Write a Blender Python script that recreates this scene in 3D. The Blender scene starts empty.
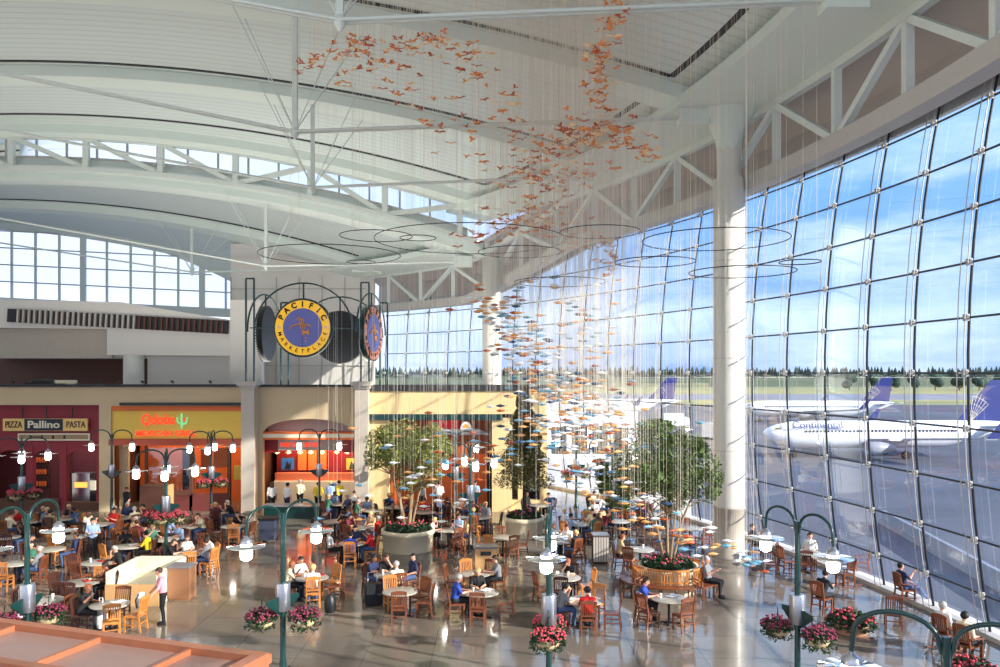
import bpy, math, random
import numpy as np
from mathutils import Vector, Matrix
R=random.Random(7)
S=bpy.context.scene; COL=S.collection
F=820.0; H=7.6; V0=373.0
pi=math.pi; rad=math.radians
# ---------------------------------------------------------------- helpers
def at(u,v,z=0.0):
    Y=F*(H-z)/(v-V0); return ((u-500)/F*Y, Y)
def XZ(x,v,Y): return ((x-500)/F*Y, H-(v-V0)/F*Y)
class MB:
    def __init__(s): s.v=[]; s.f=[]; s.m=[]; s.sm=[]
    def add(s,vs,fs,mi=0,smooth=False):
        b=len(s.v); s.v+= [tuple(p) for p in vs]
        for f in fs: s.f.append(tuple(i+b for i in f)); s.m.append(mi); s.sm.append(smooth)
        return s
    def box(s,x0,x1,y0,y1,z0,z1,mi=0,M=None):
        vs=[(x,y,z) for z in (z0,z1) for y in (y0,y1) for x in (x0,x1)]
        if M is not None: vs=[M@Vector(p) for p in vs]
        return s.add(vs,[(0,2,3,1),(4,5,7,6),(0,1,5,4),(2,6,7,3),(0,4,6,2),(1,3,7,5)],mi)
    def beam(s,a,b,w,h=None,mi=0,up=(0,0,1)):
        a=Vector(a);b=Vector(b);h=h or w;d=(b-a).normalized();u=Vector(up)
        if abs(d.dot(u))>.98: u=Vector((0,1,0))
        x=d.cross(u).normalized();z=x.cross(d)
        vs=[p+x*i*w/2+z*j*h/2 for p in (a,b) for i,j in ((-1,-1),(1,-1),(1,1),(-1,1))]
        return s.add(vs,[(0,3,2,1),(4,5,6,7),(0,1,5,4),(1,2,6,5),(2,3,7,6),(3,0,4,7)],mi)
    def tube(s,pts,r,n=8,mi=0,cap=True,closed=False):
        pts=[Vector(p) for p in pts]; k=len(pts)
        rs=r if isinstance(r,(list,tuple)) else [r]*k
        vs=[];fs=[];pu=None
        for i,p in enumerate(pts):
            if closed: d=pts[(i+1)%k]-pts[i-1]
            else: d=pts[min(i+1,k-1)]-pts[max(i-1,0)]
            d.normalize()
            if pu is None:
                u=Vector((0,0,1)) if abs(d.z)<.9 else Vector((1,0,0))
            else: u=pu
            x=d.cross(u).normalized(); u=x.cross(d).normalized(); pu=u
            for j in range(n):
                a=2*pi*j/n; vs.append(p+(x*math.cos(a)+u*math.sin(a))*rs[i])
        K=k if closed else k-1
        for i in range(K):
            for j in range(n):
                a=i*n+j;b=i*n+(j+1)%n;c=((i+1)%k)*n+(j+1)%n;d=((i+1)%k)*n+j
                fs.append((a,b,c,d))
        s.add(vs,fs,mi,True)
        if cap and not closed:
            s.add([vs[j] for j in range(n)],[tuple(range(n))[::-1]],mi); s.add([vs[(k-1)*n+j] for j in range(n)],[tuple(range(n))],mi)
        return s
    def lathe(s,prof,n=24,mi=0,c=(0,0,0),smooth=True):
        vs=[];fs=[]
        for r,z in prof:
            for j in range(n):
                a=2*pi*j/n; vs.append((c[0]+r*math.cos(a),c[1]+r*math.sin(a),c[2]+z))
        for i in range(len(prof)-1):
            for j in range(n):
                fs.append((i*n+j,i*n+(j+1)%n,(i+1)*n+(j+1)%n,(i+1)*n+j))
        s.add(vs,fs,mi,smooth)
        if prof[0][0]>1e-4: s.add(vs[:n],[tuple(range(n))[::-1]],mi)
        if prof[-1][0]>1e-4: s.add(vs[-n:],[tuple(range(n))],mi)
        return s
    def ell(s,c,r,n=12,m=8,mi=0):
        c=Vector(c); prof=[]
        vs=[];fs=[]
        for i in range(m+1):
            t=pi*i/m
            for j in range(n):
                a=2*pi*j/n; vs.append((c.x+r[0]*math.sin(t)*math.cos(a),c.y+r[1]*math.sin(t)*math.sin(a),c.z-r[2]*math.cos(t)))
        for i in range(m):
            for j in range(n): fs.append((i*n+j,i*n+(j+1)%n,(i+1)*n+(j+1)%n,(i+1)*n+j))
        return s.add(vs,fs,mi,True)
    def prism(s,poly,y0,y1,mi=0,plane='xz'):
        n=len(poly)
        def P(a,b,y): return (a,y,b) if plane=='xz' else ((a,b,y) if plane=='xy' else (y,a,b))
        vs=[P(a,b,y0) for a,b in poly]+[P(a,b,y1) for a,b in poly]
        fs=[tuple(range(n)),tuple(range(n,2*n))[::-1]]+[(i,n+i,n+(i+1)%n,(i+1)%n) for i in range(n)]
        return s.add(vs,fs,mi)
    def build(s,name,mats,parent=None,loc=None,rz=0,kind=None,fix=False):
        me=bpy.data.meshes.new(name); me.from_pydata([tuple(v) for v in s.v],[],s.f)
        me.polygons.foreach_set('material_index',s.m); me.polygons.foreach_set('use_smooth',s.sm); me.update()
        if not isinstance(mats,(list,tuple)): mats=[mats]
        for m in mats: me.materials.append(m)
        if fix:
            import bmesh
            bm=bmesh.new(); bm.from_mesh(me); bmesh.ops.recalc_face_normals(bm,faces=bm.faces); bm.to_mesh(me); bm.free()
        o=bpy.data.objects.new(name,me); COL.objects.link(o)
        if parent: o.parent=parent
        if loc: o.location=loc
        if rz: o.rotation_euler.z=rz
        if kind: o['kind']=kind
        return o
LABS={}
def tag(o,label,cat,group=None,kind=None):
    o['label']=label; o['category']=cat
    if group: o['group']=group
    if kind: o['kind']=kind
    if not group:
        if label in LABS: print('DUP LABEL',label)
        n=len(label.split())
        if n>16 or n<4: print('LEN',n,label)
    LABS[label]=1
    return o
def empty(name,loc=(0,0,0),rz=0,kind=None):
    o=bpy.data.objects.new(name,None); COL.objects.link(o); o.location=loc; o.rotation_euler=(0,0,rz); o.empty_display_size=.1
    if kind:o['kind']=kind
    return o
def thing(name,label,cat,loc=(0,0,0),rz=0,group=None): return tag(empty(name,loc,rz),label,cat,group)
def dup(o,loc=None,rz=None,label=None,group=None,parent=None):
    c=o.copy(); COL.objects.link(c)
    if parent is not None: c.parent=parent
    if loc is not None: c.location=loc
    if rz is not None: c.rotation_euler=(0,0,rz)
    if label:
        if 'group' in c: del c['group']
        tag(c,label,c['category'],group)
    for ch in list(o.children): dup(ch,parent=c)
    return c
class Proto:
    """first use moves the source itself, later uses copy it"""
    def __init__(s,fn): s.fn=fn; s.src=None
    def put(s,loc,rz,label,cat,group=None):
        if s.src is None:
            s.src=s.fn(); o=s.src; o.location=loc; o.rotation_euler=(0,0,rz); tag(o,label,cat,group); return o
        c=dup(s.src,loc,rz)
        if 'group' in c: del c['group']
        return tag(c,label,cat,group)
def mat(name,col,rough=.5,metal=0,spec=.5,var=.06,scale=6,bump=0,emit=0,coat=0,trans=0):
    m=bpy.data.materials.new(name); m.use_nodes=True; nt=m.node_tree; b=nt.nodes['Principled BSDF']
    b.inputs['Roughness'].default_value=rough; b.inputs['Metallic'].default_value=metal
    b.inputs['Specular IOR Level'].default_value=spec
    if coat: b.inputs['Coat Weight'].default_value=coat
    tc=nt.nodes.new('ShaderNodeTexCoord'); nz=nt.nodes.new('ShaderNodeTexNoise'); nz.inputs['Scale'].default_value=scale; nz.inputs['Detail'].default_value=3
    nt.links.new(tc.outputs['Object'],nz.inputs['Vector'])
    mx=nt.nodes.new('ShaderNodeMix'); mx.data_type='RGBA'
    mx.inputs[6].default_value=tuple(c*(1-var) for c in col)+(1,); mx.inputs[7].default_value=tuple(min(1,c*(1+var)) for c in col)+(1,)
    nt.links.new(nz.outputs['Fac'],mx.inputs[0]); nt.links.new(mx.outputs[2],b.inputs['Base Color'])
    if emit:
        b.inputs['Emission Color'].default_value=col+(1,); b.inputs['Emission Strength'].default_value=emit
    if bump:
        bp=nt.nodes.new('ShaderNodeBump'); bp.inputs['Strength'].default_value=bump; nt.links.new(nz.outputs['Fac'],bp.inputs['Height']); nt.links.new(bp.outputs['Normal'],b.inputs['Normal'])
    return m
def lin(r,g,b): # srgb 0-255 -> linear
    f=lambda c:(c/255/12.92 if c/255<=.04045 else ((c/255+.055)/1.055)**2.4)
    return (f(r),f(g),f(b))
# ---------------------------------------------------------------- materials
M={}
M['steel']=mat('white_painted_steel',lin(215,222,216),.4)
M['chord']=mat('warm_grey_steel',lin(190,186,180),.45)
M['column']=mat('cream_column_paint',lin(226,222,212),.3,var=.02)
M['soffit']=mat('pale_green_white_soffit',lin(222,232,224),.5,var=.03,scale=.4)
M['beigepanel']=mat('beige_bulkhead',lin(190,180,172),.6,var=.04,scale=.5)
M['dark']=mat('dark_slot',lin(50,50,54),.7)
M['mull']=mat('dark_mullion',lin(34,36,44),.4)
M['rod']=mat('stainless_rod',lin(200,196,192),.35,.3)
M['black']=mat('black_paint',lin(22,23,26),.45)
M['green']=mat('dark_green_paint',lin(10,52,50),.3,coat=.2)
M['glow']=mat('lantern_glow',(1,.95,.86),.4,emit=9)
M['drum']=mat('brushed_metal',lin(176,176,184),.28,.85)
M['tan']=mat('tan_stucco',lin(206,182,146),.75,var=.05,scale=1.2,bump=.05)
M['tan2']=mat('grey_marble',lin(190,178,164),.35,var=.1,scale=2.5)
M['white']=mat('white_wall',lin(228,222,214),.7,var=.03)
M['cream']=mat('cream_glaze',lin(232,222,196),.5)
M['red']=mat('brick_red_wall',lin(144,40,54),.6,var=.1)
M['deepred']=mat('deep_red_wall',lin(140,24,28),.5)
M['orange']=mat('orange_wall',lin(226,110,46),.6)
M['yellow']=mat('mustard_panel',lin(238,198,84),.6)
M['brown']=mat('brown_panel',lin(92,54,40),.6)
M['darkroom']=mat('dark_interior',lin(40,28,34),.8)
M['ink']=mat('black_ink',lin(24,22,26),.6)
M['neonred']=mat('red_neon',lin(236,66,30),.4,emit=.7)
M['neongreen']=mat('green_neon',lin(140,220,150),.4,emit=.4)
M['warmlamp']=mat('warm_lamp',(1,.75,.4),.4,emit=12)
M['slat']=mat('terracotta_slats',lin(168,84,38),.6)
M['gold']=mat('sign_yellow',lin(252,190,30),.45,var=.03,emit=.3)  # slight emission put in to lift the shaded sign face
M['violet']=mat('sign_violet',lin(96,100,164),.5,var=.05,emit=.15)  # weak glow put in here too, as on the yellow face
M['signorange']=mat('sign_orange',lin(246,160,50),.5)
M['honey']=mat('sunlit_wood',lin(204,128,62),.35,var=.18,scale=9,coat=.2)  # paler chair wood, sunlight put into its colour
M['cherry']=mat('cherry_wood',lin(124,68,42),.35,var=.2,scale=9,coat=.2)
M['walnut']=mat('walnut_wood',lin(78,42,34),.4,var=.2,scale=9)
M['tabletop']=mat('speckled_grey_top',lin(176,168,156),.25,var=.12,scale=60)
M['tmetal']=mat('dark_table_metal',lin(44,42,44),.4,.5)
M['railwood']=mat('varnished_rail_wood',lin(168,102,70),.4,var=.2,scale=5,coat=.3)
M['leaf']=mat('olive_leaf',lin(84,104,44),.6,var=.35,scale=4)
M['leaf2']=mat('yellow_green_leaf',lin(122,128,60),.6,var=.3,scale=4)
M['leafd']=mat('dark_leaf',lin(36,62,34),.5,var=.3,scale=6)
M['leafb']=mat('brownish_conifer_leaf',lin(98,92,48),.6,var=.35,scale=4)
M['bark']=mat('bark',lin(150,124,92),.8,var=.2)
M['barkd']=mat('dark_bark',lin(58,44,38),.8,var=.2)
M['pink']=mat('pink_petals',lin(196,70,84),.6,var=.25,scale=12)
M['mauve']=mat('mauve_petals',lin(140,44,76),.6,var=.25,scale=12)
M['basket']=mat('woven_basket',lin(206,180,138),.7,var=.2,scale=20,bump=.3)
M['planter']=mat('cream_concrete',lin(226,208,176),.6,var=.05)
M['soil']=mat('soil',lin(52,40,32),.9)
M['podium']=mat('tan_laminate',lin(206,160,108),.4,var=.08)
M['greytop']=mat('grey_counter',lin(120,118,122),.3)
M['skin']=mat('skin_light',lin(222,160,132),.55,var=.04)
M['skin2']=mat('skin_brown',lin(150,98,72),.55,var=.04)
M['planewhite']=mat('aircraft_white',lin(226,230,238),.3,var=.02)
M['planegrey']=mat('aircraft_grey',lin(150,154,162),.4)
M['planeblue']=mat('aircraft_blue',lin(40,52,120),.4)
M['concrete']=mat('concrete_curb',lin(190,186,182),.8,var=.08)
M['hedge']=mat('far_trees',lin(36,58,48),.9,var=.3,scale=.2)
M['bpaper']=mat('white_paper',lin(235,235,235),.6)
M['redplastic']=mat('red_plastic',lin(196,40,36),.4)
M['bluepic']=mat('blue_picture',lin(50,110,190),.5)
CL={}
def cloth(n,c):
    CL[n]=mat(n.replace(' ','_')+'_cloth',c,.8,var=.1,scale=14); return CL[n]
for n,c in dict([('white',lin(230,228,224)),('black',lin(26,26,30)),('navy',lin(34,44,80)),('light blue',lin(150,176,214)),('cobalt blue',lin(40,72,170)),('yellow',lin(240,206,40)),('pink',lin(240,160,176)),('red',lin(206,30,30)),('maroon',lin(104,26,40)),('grey',lin(130,130,136)),('green',lin(60,110,90)),('tan',lin(196,164,120)),('denim',lin(70,90,130)),('cream',lin(240,226,190))]).items(): cloth(n,c)
HAIR={n:mat(n+'_hair',c,.6,var=.2,scale=30) for n,c in dict(brown=lin(70,44,30),dark=lin(28,22,20),blond=lin(214,180,120),auburn=lin(158,84,48),grey=lin(176,170,166)).items()}

def wave_mat(name,c1,c2,scale,axis='Y',rough=.5,dist=0,spec=.5):
    m=bpy.data.materials.new(name); m.use_nodes=True; nt=m.node_tree; b=nt.nodes['Principled BSDF']; b.inputs['Roughness'].default_value=rough
    b.inputs['Specular IOR Level'].default_value=spec
    tc=nt.nodes.new('ShaderNodeTexCoord'); w=nt.nodes.new('ShaderNodeTexWave'); w.bands_direction=axis; w.inputs['Scale'].default_value=scale; w.inputs['Distortion'].default_value=dist
    r=nt.nodes.new('ShaderNodeValToRGB'); r.color_ramp.elements[0].position=.04; r.color_ramp.elements[0].color=c2+(1,); r.color_ramp.elements[1].position=.22; r.color_ramp.elements[1].color=c1+(1,)
    nt.links.new(tc.outputs['Object'],w.inputs['Vector']); nt.links.new(w.outputs['Fac'],r.inputs[0]); nt.links.new(r.outputs[0],b.inputs['Base Color'])
    return m
M['ceil']=wave_mat('planked_ceiling_metal',lin(214,224,219),lin(202,211,208),.55,'Y',.45)
M['slatv']=wave_mat('vertical_slat_wall',lin(176,88,40),lin(110,48,24),1.6,'X',.6)
# floor: polished terrazzo with joints
def floor_mat():
    m=bpy.data.materials.new('polished_terrazzo'); m.use_nodes=True; nt=m.node_tree; L=nt.links.new; b=nt.nodes['Principled BSDF']
    tc=nt.nodes.new('ShaderNodeTexCoord'); br=nt.nodes.new('ShaderNodeTexBrick'); br.offset=0; br.inputs['Scale'].default_value=.55
    br.inputs['Color1'].default_value=lin(124,114,106)+(1,); br.inputs['Color2'].default_value=lin(136,126,114)+(1,); br.inputs['Mortar'].default_value=lin(104,96,90)+(1,)
    br.inputs['Mortar Size'].default_value=.008; br.inputs['Brick Width'].default_value=1; br.inputs['Row Height'].default_value=1
    n=nt.nodes.new('ShaderNodeTexNoise'); n.inputs['Scale'].default_value=.22; n.inputs['Detail'].default_value=5
    rp=nt.nodes.new('ShaderNodeValToRGB'); rp.color_ramp.elements[0].position=.35; rp.color_ramp.elements[0].color=(.72,.7,.7,1); rp.color_ramp.elements[1].position=.65; rp.color_ramp.elements[1].color=(1.05,1.03,1,1)
    mx=nt.nodes.new('ShaderNodeMix'); mx.data_type='RGBA'; mx.blend_type='MULTIPLY'; mx.inputs[0].default_value=1
    L(tc.outputs['Object'],br.inputs['Vector']); L(tc.outputs['Object'],n.inputs['Vector']); L(n.outputs['Fac'],rp.inputs[0]); L(br.outputs['Color'],mx.inputs[6]); L(rp.outputs[0],mx.inputs[7]); L(mx.outputs[2],b.inputs['Base Color'])
    b.inputs['Roughness'].default_value=.09; b.inputs['Specular IOR Level'].default_value=.9
    n2=nt.nodes.new('ShaderNodeTexNoise'); n2.inputs['Scale'].default_value=1.6; bp=nt.nodes.new('ShaderNodeBump'); bp.inputs['Strength'].default_value=.025; L(tc.outputs['Object'],n2.inputs['Vector']); L(n2.outputs['Fac'],bp.inputs['Height']); L(bp.outputs['Normal'],b.inputs['Normal'])
    return m
M['floor']=floor_mat()
def glass_mat(name='window_glass',tint=(.86,.93,1),refl=1.0):
    m=bpy.data.materials.new(name); m.use_nodes=True; nt=m.node_tree; nt.nodes.clear(); L=nt.links.new
    o=nt.nodes.new('ShaderNodeOutputMaterial'); t=nt.nodes.new('ShaderNodeBsdfTransparent'); t.inputs[0].default_value=tint+(1,)
    g=nt.nodes.new('ShaderNodeBsdfGlossy'); g.inputs['Roughness'].default_value=.02; g.inputs[0].default_value=(refl,)*3+(1,)
    f=nt.nodes.new('ShaderNodeFresnel'); f.inputs[0].default_value=1.85; mx=nt.nodes.new('ShaderNodeMixShader')
    nz=nt.nodes.new('ShaderNodeTexNoise'); nz.inputs['Scale'].default_value=.3; tc=nt.nodes.new('ShaderNodeTexCoord'); L(tc.outputs['Object'],nz.inputs['Vector'])
    bp=nt.nodes.new('ShaderNodeBump'); bp.inputs['Strength'].default_value=.02; L(nz.outputs['Fac'],bp.inputs['Height']); L(bp.outputs['Normal'],g.inputs['Normal'])
    L(f.outputs[0],mx.inputs[0]); L(t.outputs[0],mx.inputs[1]); L(g.outputs[0],mx.inputs[2]); L(mx.outputs[0],o.inputs[0])
    return m
M['glass']=glass_mat()
M['frost']=mat('frosted_canopy_glass',lin(150,120,112),.3,var=.08)
M['disc']=glass_mat('lamp_disc_glass',(.8,.86,.9),1.0)
M['disc'].node_tree.nodes['Fresnel'].inputs[0].default_value=2.6
# ---------------------------------------------------------------- wall path
GP=(13.5369,23.6162,.074189,.0161947,-2.58394e-5)
def build_path(s0,s1,w=.1):
    x,y,a0,k1,k2=GP; back=[];xx,yy,s=x,y,0
    while s>s0:
        th=a0+k1*s+k2*s*s; s-=w; xx+=math.sin(th)*w; yy-=math.cos(th)*w; back.append((s,xx,yy,a0+k1*s+k2*s*s))
    out=back[::-1]+[(0,x,y,a0)]; s=0
    while s<s1:
        s+=w; th=a0+k1*s+k2*s*s; x-=math.sin(th)*w; y+=math.cos(th)*w; out.append((s,x,y,th))
    return np.array(out)
PT=build_path(-32,66)
def P(s,off=0.0):
    x=np.interp(s,PT[:,0],PT[:,1]);y=np.interp(s,PT[:,0],PT[:,2]);t=np.interp(s,PT[:,0],PT[:,3])
    return (float(x+math.cos(t)*off),float(y+math.sin(t)*off))
def tang(s):
    t=np.interp(s,PT[:,0],PT[:,3]); return (-math.sin(t),math.cos(t))
EXs=PT[:,1]-2.3*np.cos(PT[:,3]); EYs=PT[:,2]-2.3*np.sin(PT[:,3])
def e(Y): return float(np.interp(Y,EYs,EXs))
def zU(X,Y): return 23.93-.00526*(e(Y)-X-32.06)**2
def zL(X,Y): return 21.26-.00526*(e(Y)-X-32.06)**2
def bulge(z): return .012*(z-7.6)**2
def gp(s,z,off=0): x,y=P(s,off+bulge(z)); return (x,y,z)
def drop(Y):
    if Y<50: return 0.
    return -min(1,(Y-50)/10)*2.6
def sstep(s): return drop(P(s)[1])
def sweep(mb,prof,s0,s1,n,mi=0,dz=True,bul=False):
    k=len(prof); vs=[];fs=[]
    for i in range(n+1):
        s=s0+(s1-s0)*i/n; d=sstep(s) if dz else 0
        for off,z in prof:
            zz=z+d; x,y=P(s,off+(bulge(zz) if bul else 0)); vs.append((x,y,zz))
    for i in range(n):
        for j in range(k): fs.append((i*k+j,i*k+(j+1)%k,(i+1)*k+(j+1)%k,(i+1)*k+j))
    fs.append(tuple(range(k))[::-1]); fs.append(tuple(range(n*k,n*k+k)))
    mb.add(vs,fs,mi); return mb
def shell(mb,G,off,mi=0,smooth=True):
    n=len(G);m=len(G[0]); off=Vector(off)
    vs=[Vector(p) for r in G for p in r]; N=len(vs); vs2=vs+[v+off for v in vs]; fs=[]
    for i in range(n-1):
        for j in range(m-1):
            a=i*m+j; fs.append((a,a+1,a+m+1,a+m)); fs.append((N+a,N+a+m,N+a+m+1,N+a+1))
    mb.add(vs2,fs,mi,smooth); sd=[]
    ring=[j for j in range(m)]+[i*m+m-1 for i in range(1,n)]+[(n-1)*m+j for j in range(m-2,-1,-1)]+[i*m for i in range(n-2,0,-1)]
    for a,b in zip(ring,ring[1:]+ring[:1]): sd.append((a,N+a,N+b,b))
    mb.add(vs2,sd,mi); return mb
# ---------------------------------------------------------------- setting: floor, ground
def poly_floor():
    ss=np.linspace(-30,56,60); pts=[P(s,bulge(0)+.15) for s in ss]
    poly=[(-46,-6)]+[(pts[0][0],-6)]+[p for p in pts if p[1]>-6]+[(-46,pts[-1][1])]
    return poly
MB().prism(poly_floor(),-.3,0,plane='xy').build('floor',M['floor'],kind='structure',fix=True)
mb=MB(); sweep(mb,[(bulge(0)-.35,0),(bulge(0)+.3,0),(bulge(0)+.3,.14),(bulge(0)-.35,.14)],-29,55,60,dz=False)
mb.build('trim_1',M['concrete'],kind='structure')
# tarmac ground
def ground_mat():
    m=bpy.data.materials.new('airfield_ground'); m.use_nodes=True; nt=m.node_tree; L=nt.links.new; b=nt.nodes['Principled BSDF']; b.inputs['Roughness'].default_value=.8; b.inputs['Specular IOR Level'].default_value=.15
    tc=nt.nodes.new('ShaderNodeTexCoord'); sp=nt.nodes.new('ShaderNodeSeparateXYZ'); L(tc.outputs['Object'],sp.inputs[0])
    mr=nt.nodes.new('ShaderNodeMapRange'); mr.inputs[1].default_value=0; mr.inputs[2].default_value=1000; L(sp.outputs['Y'],mr.inputs[0])
    r=nt.nodes.new('ShaderNodeValToRGB'); cr=r.color_ramp; cr.interpolation='CONSTANT'
    tar=lin(92,97,110); gr=lin(150,148,104); run=lin(120,128,146); gr2=lin(132,140,108)
    cr.elements[0].position=0; cr.elements[0].color=tar+(1,); cr.elements[1].position=.307; cr.elements[1].color=gr+(1,)
    for p,c in ((.364,run),(.468,gr),(.60,gr2)):
        q=cr.elements.new(p); q.color=c+(1,)
    L(mr.outputs[0],r.inputs[0])
    n=nt.nodes.new('ShaderNodeTexNoise'); n.inputs['Scale'].default_value=.08; n.inputs['Detail'].default_value=6; L(tc.outputs['Object'],n.inputs['Vector'])
    mx=nt.nodes.new('ShaderNodeMix'); mx.data_type='RGBA'; mx.blend_type='OVERLAY'; mx.inputs[0].default_value=.45; L(r.outputs[0],mx.inputs[6]); L(n.outputs['Fac'],mx.inputs[7]); L(mx.outputs[2],b.inputs['Base Color'])
    return m
MB().box(-700,900,-60,1200,-4.9,-4.4).build('ground',ground_mat(),kind='structure')
# low outdoor barrier segments outside the glass
for i in range(8):
    a=Vector((24.6+i*.75,24+i*5.2,0)); b=a+Vector((.72,5.05,0)); mb=MB(); mb.beam((a.x,a.y,-4.2),(b.x,b.y,-4.2),.6,.4); mb.beam((a.x,a.y,-3.7),(b.x,b.y,-3.7),.3,.7); o=mb.build('concrete_barrier',mat('blue_grey_concrete%d'%i,lin(128,136,152),.8,var=.08))
    tag(o,'grey concrete barrier segment standing in a row on the apron outside','barrier','concrete barriers on the apron')
MB().box(-46,14,60,76,-4.4,-.3).build('trim_7',M['concrete'],kind='structure')
mb=MB(); sweep(mb,[(bulge(0)-.1,-4.4),(bulge(0)+.3,-4.4),(bulge(0)+.3,0),(bulge(0)-.1,-.02)],-29,55,60,dz=False); mb.build('trim_8',M['concrete'],kind='structure')
# ---------------------------------------------------------------- glass wall
def ztop(s): return 16.3+sstep(s)
W=empty('window_1',kind='structure')
ns=30; s_of=lambda i:i*2.6
NI0,NI1=-11,20
G=[]
rows=17
vs=[];fs=[]
for i in range((NI1-NI0)*2+1):
    s=s_of(NI0)+i*1.3; zt=ztop(s)
    for j in range(rows): vs.append(gp(s,.14+(zt-.14)*j/(rows-1)))
for i in range((NI1-NI0)*2):
    for j in range(rows-1):
        a=i*rows+j; fs.append((a,a+1,a+rows+1,a+rows))
MB().add(vs,fs,0,True).build('pane',M['glass'],W)
for i in range(NI0,NI1+1):
    s=s_of(i); zt=ztop(s); zs=[.14+(zt-.14)*k/10 for k in range(11)]
    mb=MB(); mb.tube([gp(s,z,-.06) for z in zs],.04,6)
    o=mb.build('mullion',M['mull'],W)
    t=tang(s); m2=MB()
    for q,off in ((-.16,-.3),(.16,-.3)):
        m2.tube([(gp(s,z,off)[0]+t[0]*q,gp(s,z,off)[1]+t[1]*q,z) for z in zs],.016,5)
    m2.build('tension_rod',M['rod'],o)
    m3=MB()
    for j in range(-4,6):
        z=7.6+1.6*j
        if z<zt-.1:
            x,y,_=gp(s,z,-.14); Mx=Matrix.Translation((x,y,z))@Matrix.Rotation(math.atan2(t[1],t[0]),4,'Z')
            m3.box(-.13,.13,-.02,.02,.03,.06,M=Mx); m3.box(-.13,.13,-.02,.02,-.06,-.03,M=Mx); m3.box(-.1,-.07,-.03,.05,-.1,.1,M=Mx); m3.box(.07,.1,-.03,.05,-.1,.1,M=Mx); m3.box(-.02,.02,-.05,.2,-.02,.02,M=Mx)
    m3.build('clamp',M['chord'],o)
for j in range(-4,6):
    z=7.6+1.6*j; ss=[s for s in np.arange(s_of(NI0),s_of(NI1)+.01,1.3) if ztop(s)>z]
    MB().tube([gp(s,z,-.07) for s in ss],.035,6).build('transom',M['mull'],W)
# ---------------------------------------------------------------- roof
YU0,YU1=-4,55.3
def vault(zf,Y0,Y1,nu,ny,u0,u1,thick,mat_,name):
    G=[]
    for a in range(ny+1):
        Y=Y0+(Y1-Y0)*a/ny; G.append([(e(Y)-u,Y,zf(e(Y)-u,Y)) for u in np.linspace(u0,u1,nu+1)])
    return shell(MB(),G,(0,0,thick)).build(name,mat_,kind='structure')
def arc_strip(zf,Y0,Y1,u0,u1,dz,th,n=40):
    G=[[(e(Y)-u,Y,zf(e(Y)-u,Y)+dz) for u in np.linspace(u0,u1,n+1)] for Y in (Y0,Y1)]
    return shell(MB(),G,(0,0,th))
vault(zU,YU0,YU1,44,60,1.0,64,.5,M['ceil'],'ceiling')
vault(zL,55.4,74,36,20,1.0,50,.5,M['ceil'],'ceiling')
def frame_rib(zf,Y,u1,name='ceiling'):
    arc_strip(zf,Y-.75,Y+.75,.5,u1,-.55,.56).build(name,M['soffit'],kind='structure',fix=True)
for Y in (23.3,34,44.2,54.4): frame_rib(zU,Y,62)
for Y in (56.3,65.8): frame_rib(zL,Y,50)
for zf,ys,u1 in ((zU,(21.4,32.75,42.85,51.6),60),(zL,(64.3,),50)):
    for Y in ys: arc_strip(zf,Y-.1,Y+.1,3,u1,-.05,.06).build('ceiling',M['dark'],kind='structure')
# slots parallel with the edge girder
for Y0,Y1 in ((10,21.4),(24.9,32.75),(35.7,42.85),(46,51.6)):
    ys=np.linspace(Y0,Y1,10); G=[[(e(Y)-u,Y,zU(e(Y)-u,Y)-.05) for Y in ys] for u in (2.85,3.05)]
    shell(MB(),G,(0,0,.06)).build('ceiling',M['dark'],kind='structure')
# edge soffit box girder
mb=MB(); 
def sw(prof,s0,s1,n,m,name,dz=True,kind='structure'):
    mb=MB(); sweep(mb,prof,s0,s1,n,dz=dz); return mb.build(name,m,kind=kind,fix=True)
sw([(-4.6,18.9),(-4.6,18.5),(-1.3,18.25),(-1.3,19.3)],-30,38,50,M['soffit'],'trim_2',dz=False)
sw([(-4.6,18.9),(-4.6,18.5),(-1.3,18.1),(-1.3,19.2)],38.2,54,16,M['soffit'],'trim_2')
sw([(-1.3,19.3),(-1.3,18.9),(1.2,17.6),(1.2,18.2)],-30,54,60,M['beigepanel'],'trim_3')
sw([(1.0,18.0),(.9,15.9),(1.1,15.9),(1.2,18.0)],-30,54,60,M['beigepanel'],'wall_right')
# truss along the glass
T=empty('edge_truss',kind='structure')
def swp(prof,s0,s1,n,m,name,par):
    mb=MB(); sweep(mb,prof,s0,s1,n); return mb.build(name,m,par,fix=True)
for a,b in ((-30,12),(12,54)):
    swp([(-1.6,18.0),(-1.3,18.0),(-1.3,18.35),(-1.6,18.35)],a,b,30,M['steel'],'top_chord',T)
    swp([(-1.75,15.15),(-1.1,15.15),(-1.1,15.75),(-1.75,15.75)],a,b,30,M['chord'],'bottom_chord',T)
tp=[-28+4.1*i for i in range(20)]
for i,s in enumerate(tp):
    d=sstep(s); x,y=P(s,-1.45); MB().beam((x,y,15.5+d),(x,y,18.9+d),.27,.27).build('post',M['steel'],T)
    if i<len(tp)-1:
        s2=tp[i+1]; d2=sstep(s2); x2,y2=P(s2,-1.45)
        a,b=(((x,y,18.1+d),(x2,y2,15.6+d2)) if i%2 else ((x,y,15.6+d),(x2,y2,18.1+d2)))
        MB().beam(a,b,.24,.24).build('diagonal',M['steel'],T)
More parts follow.
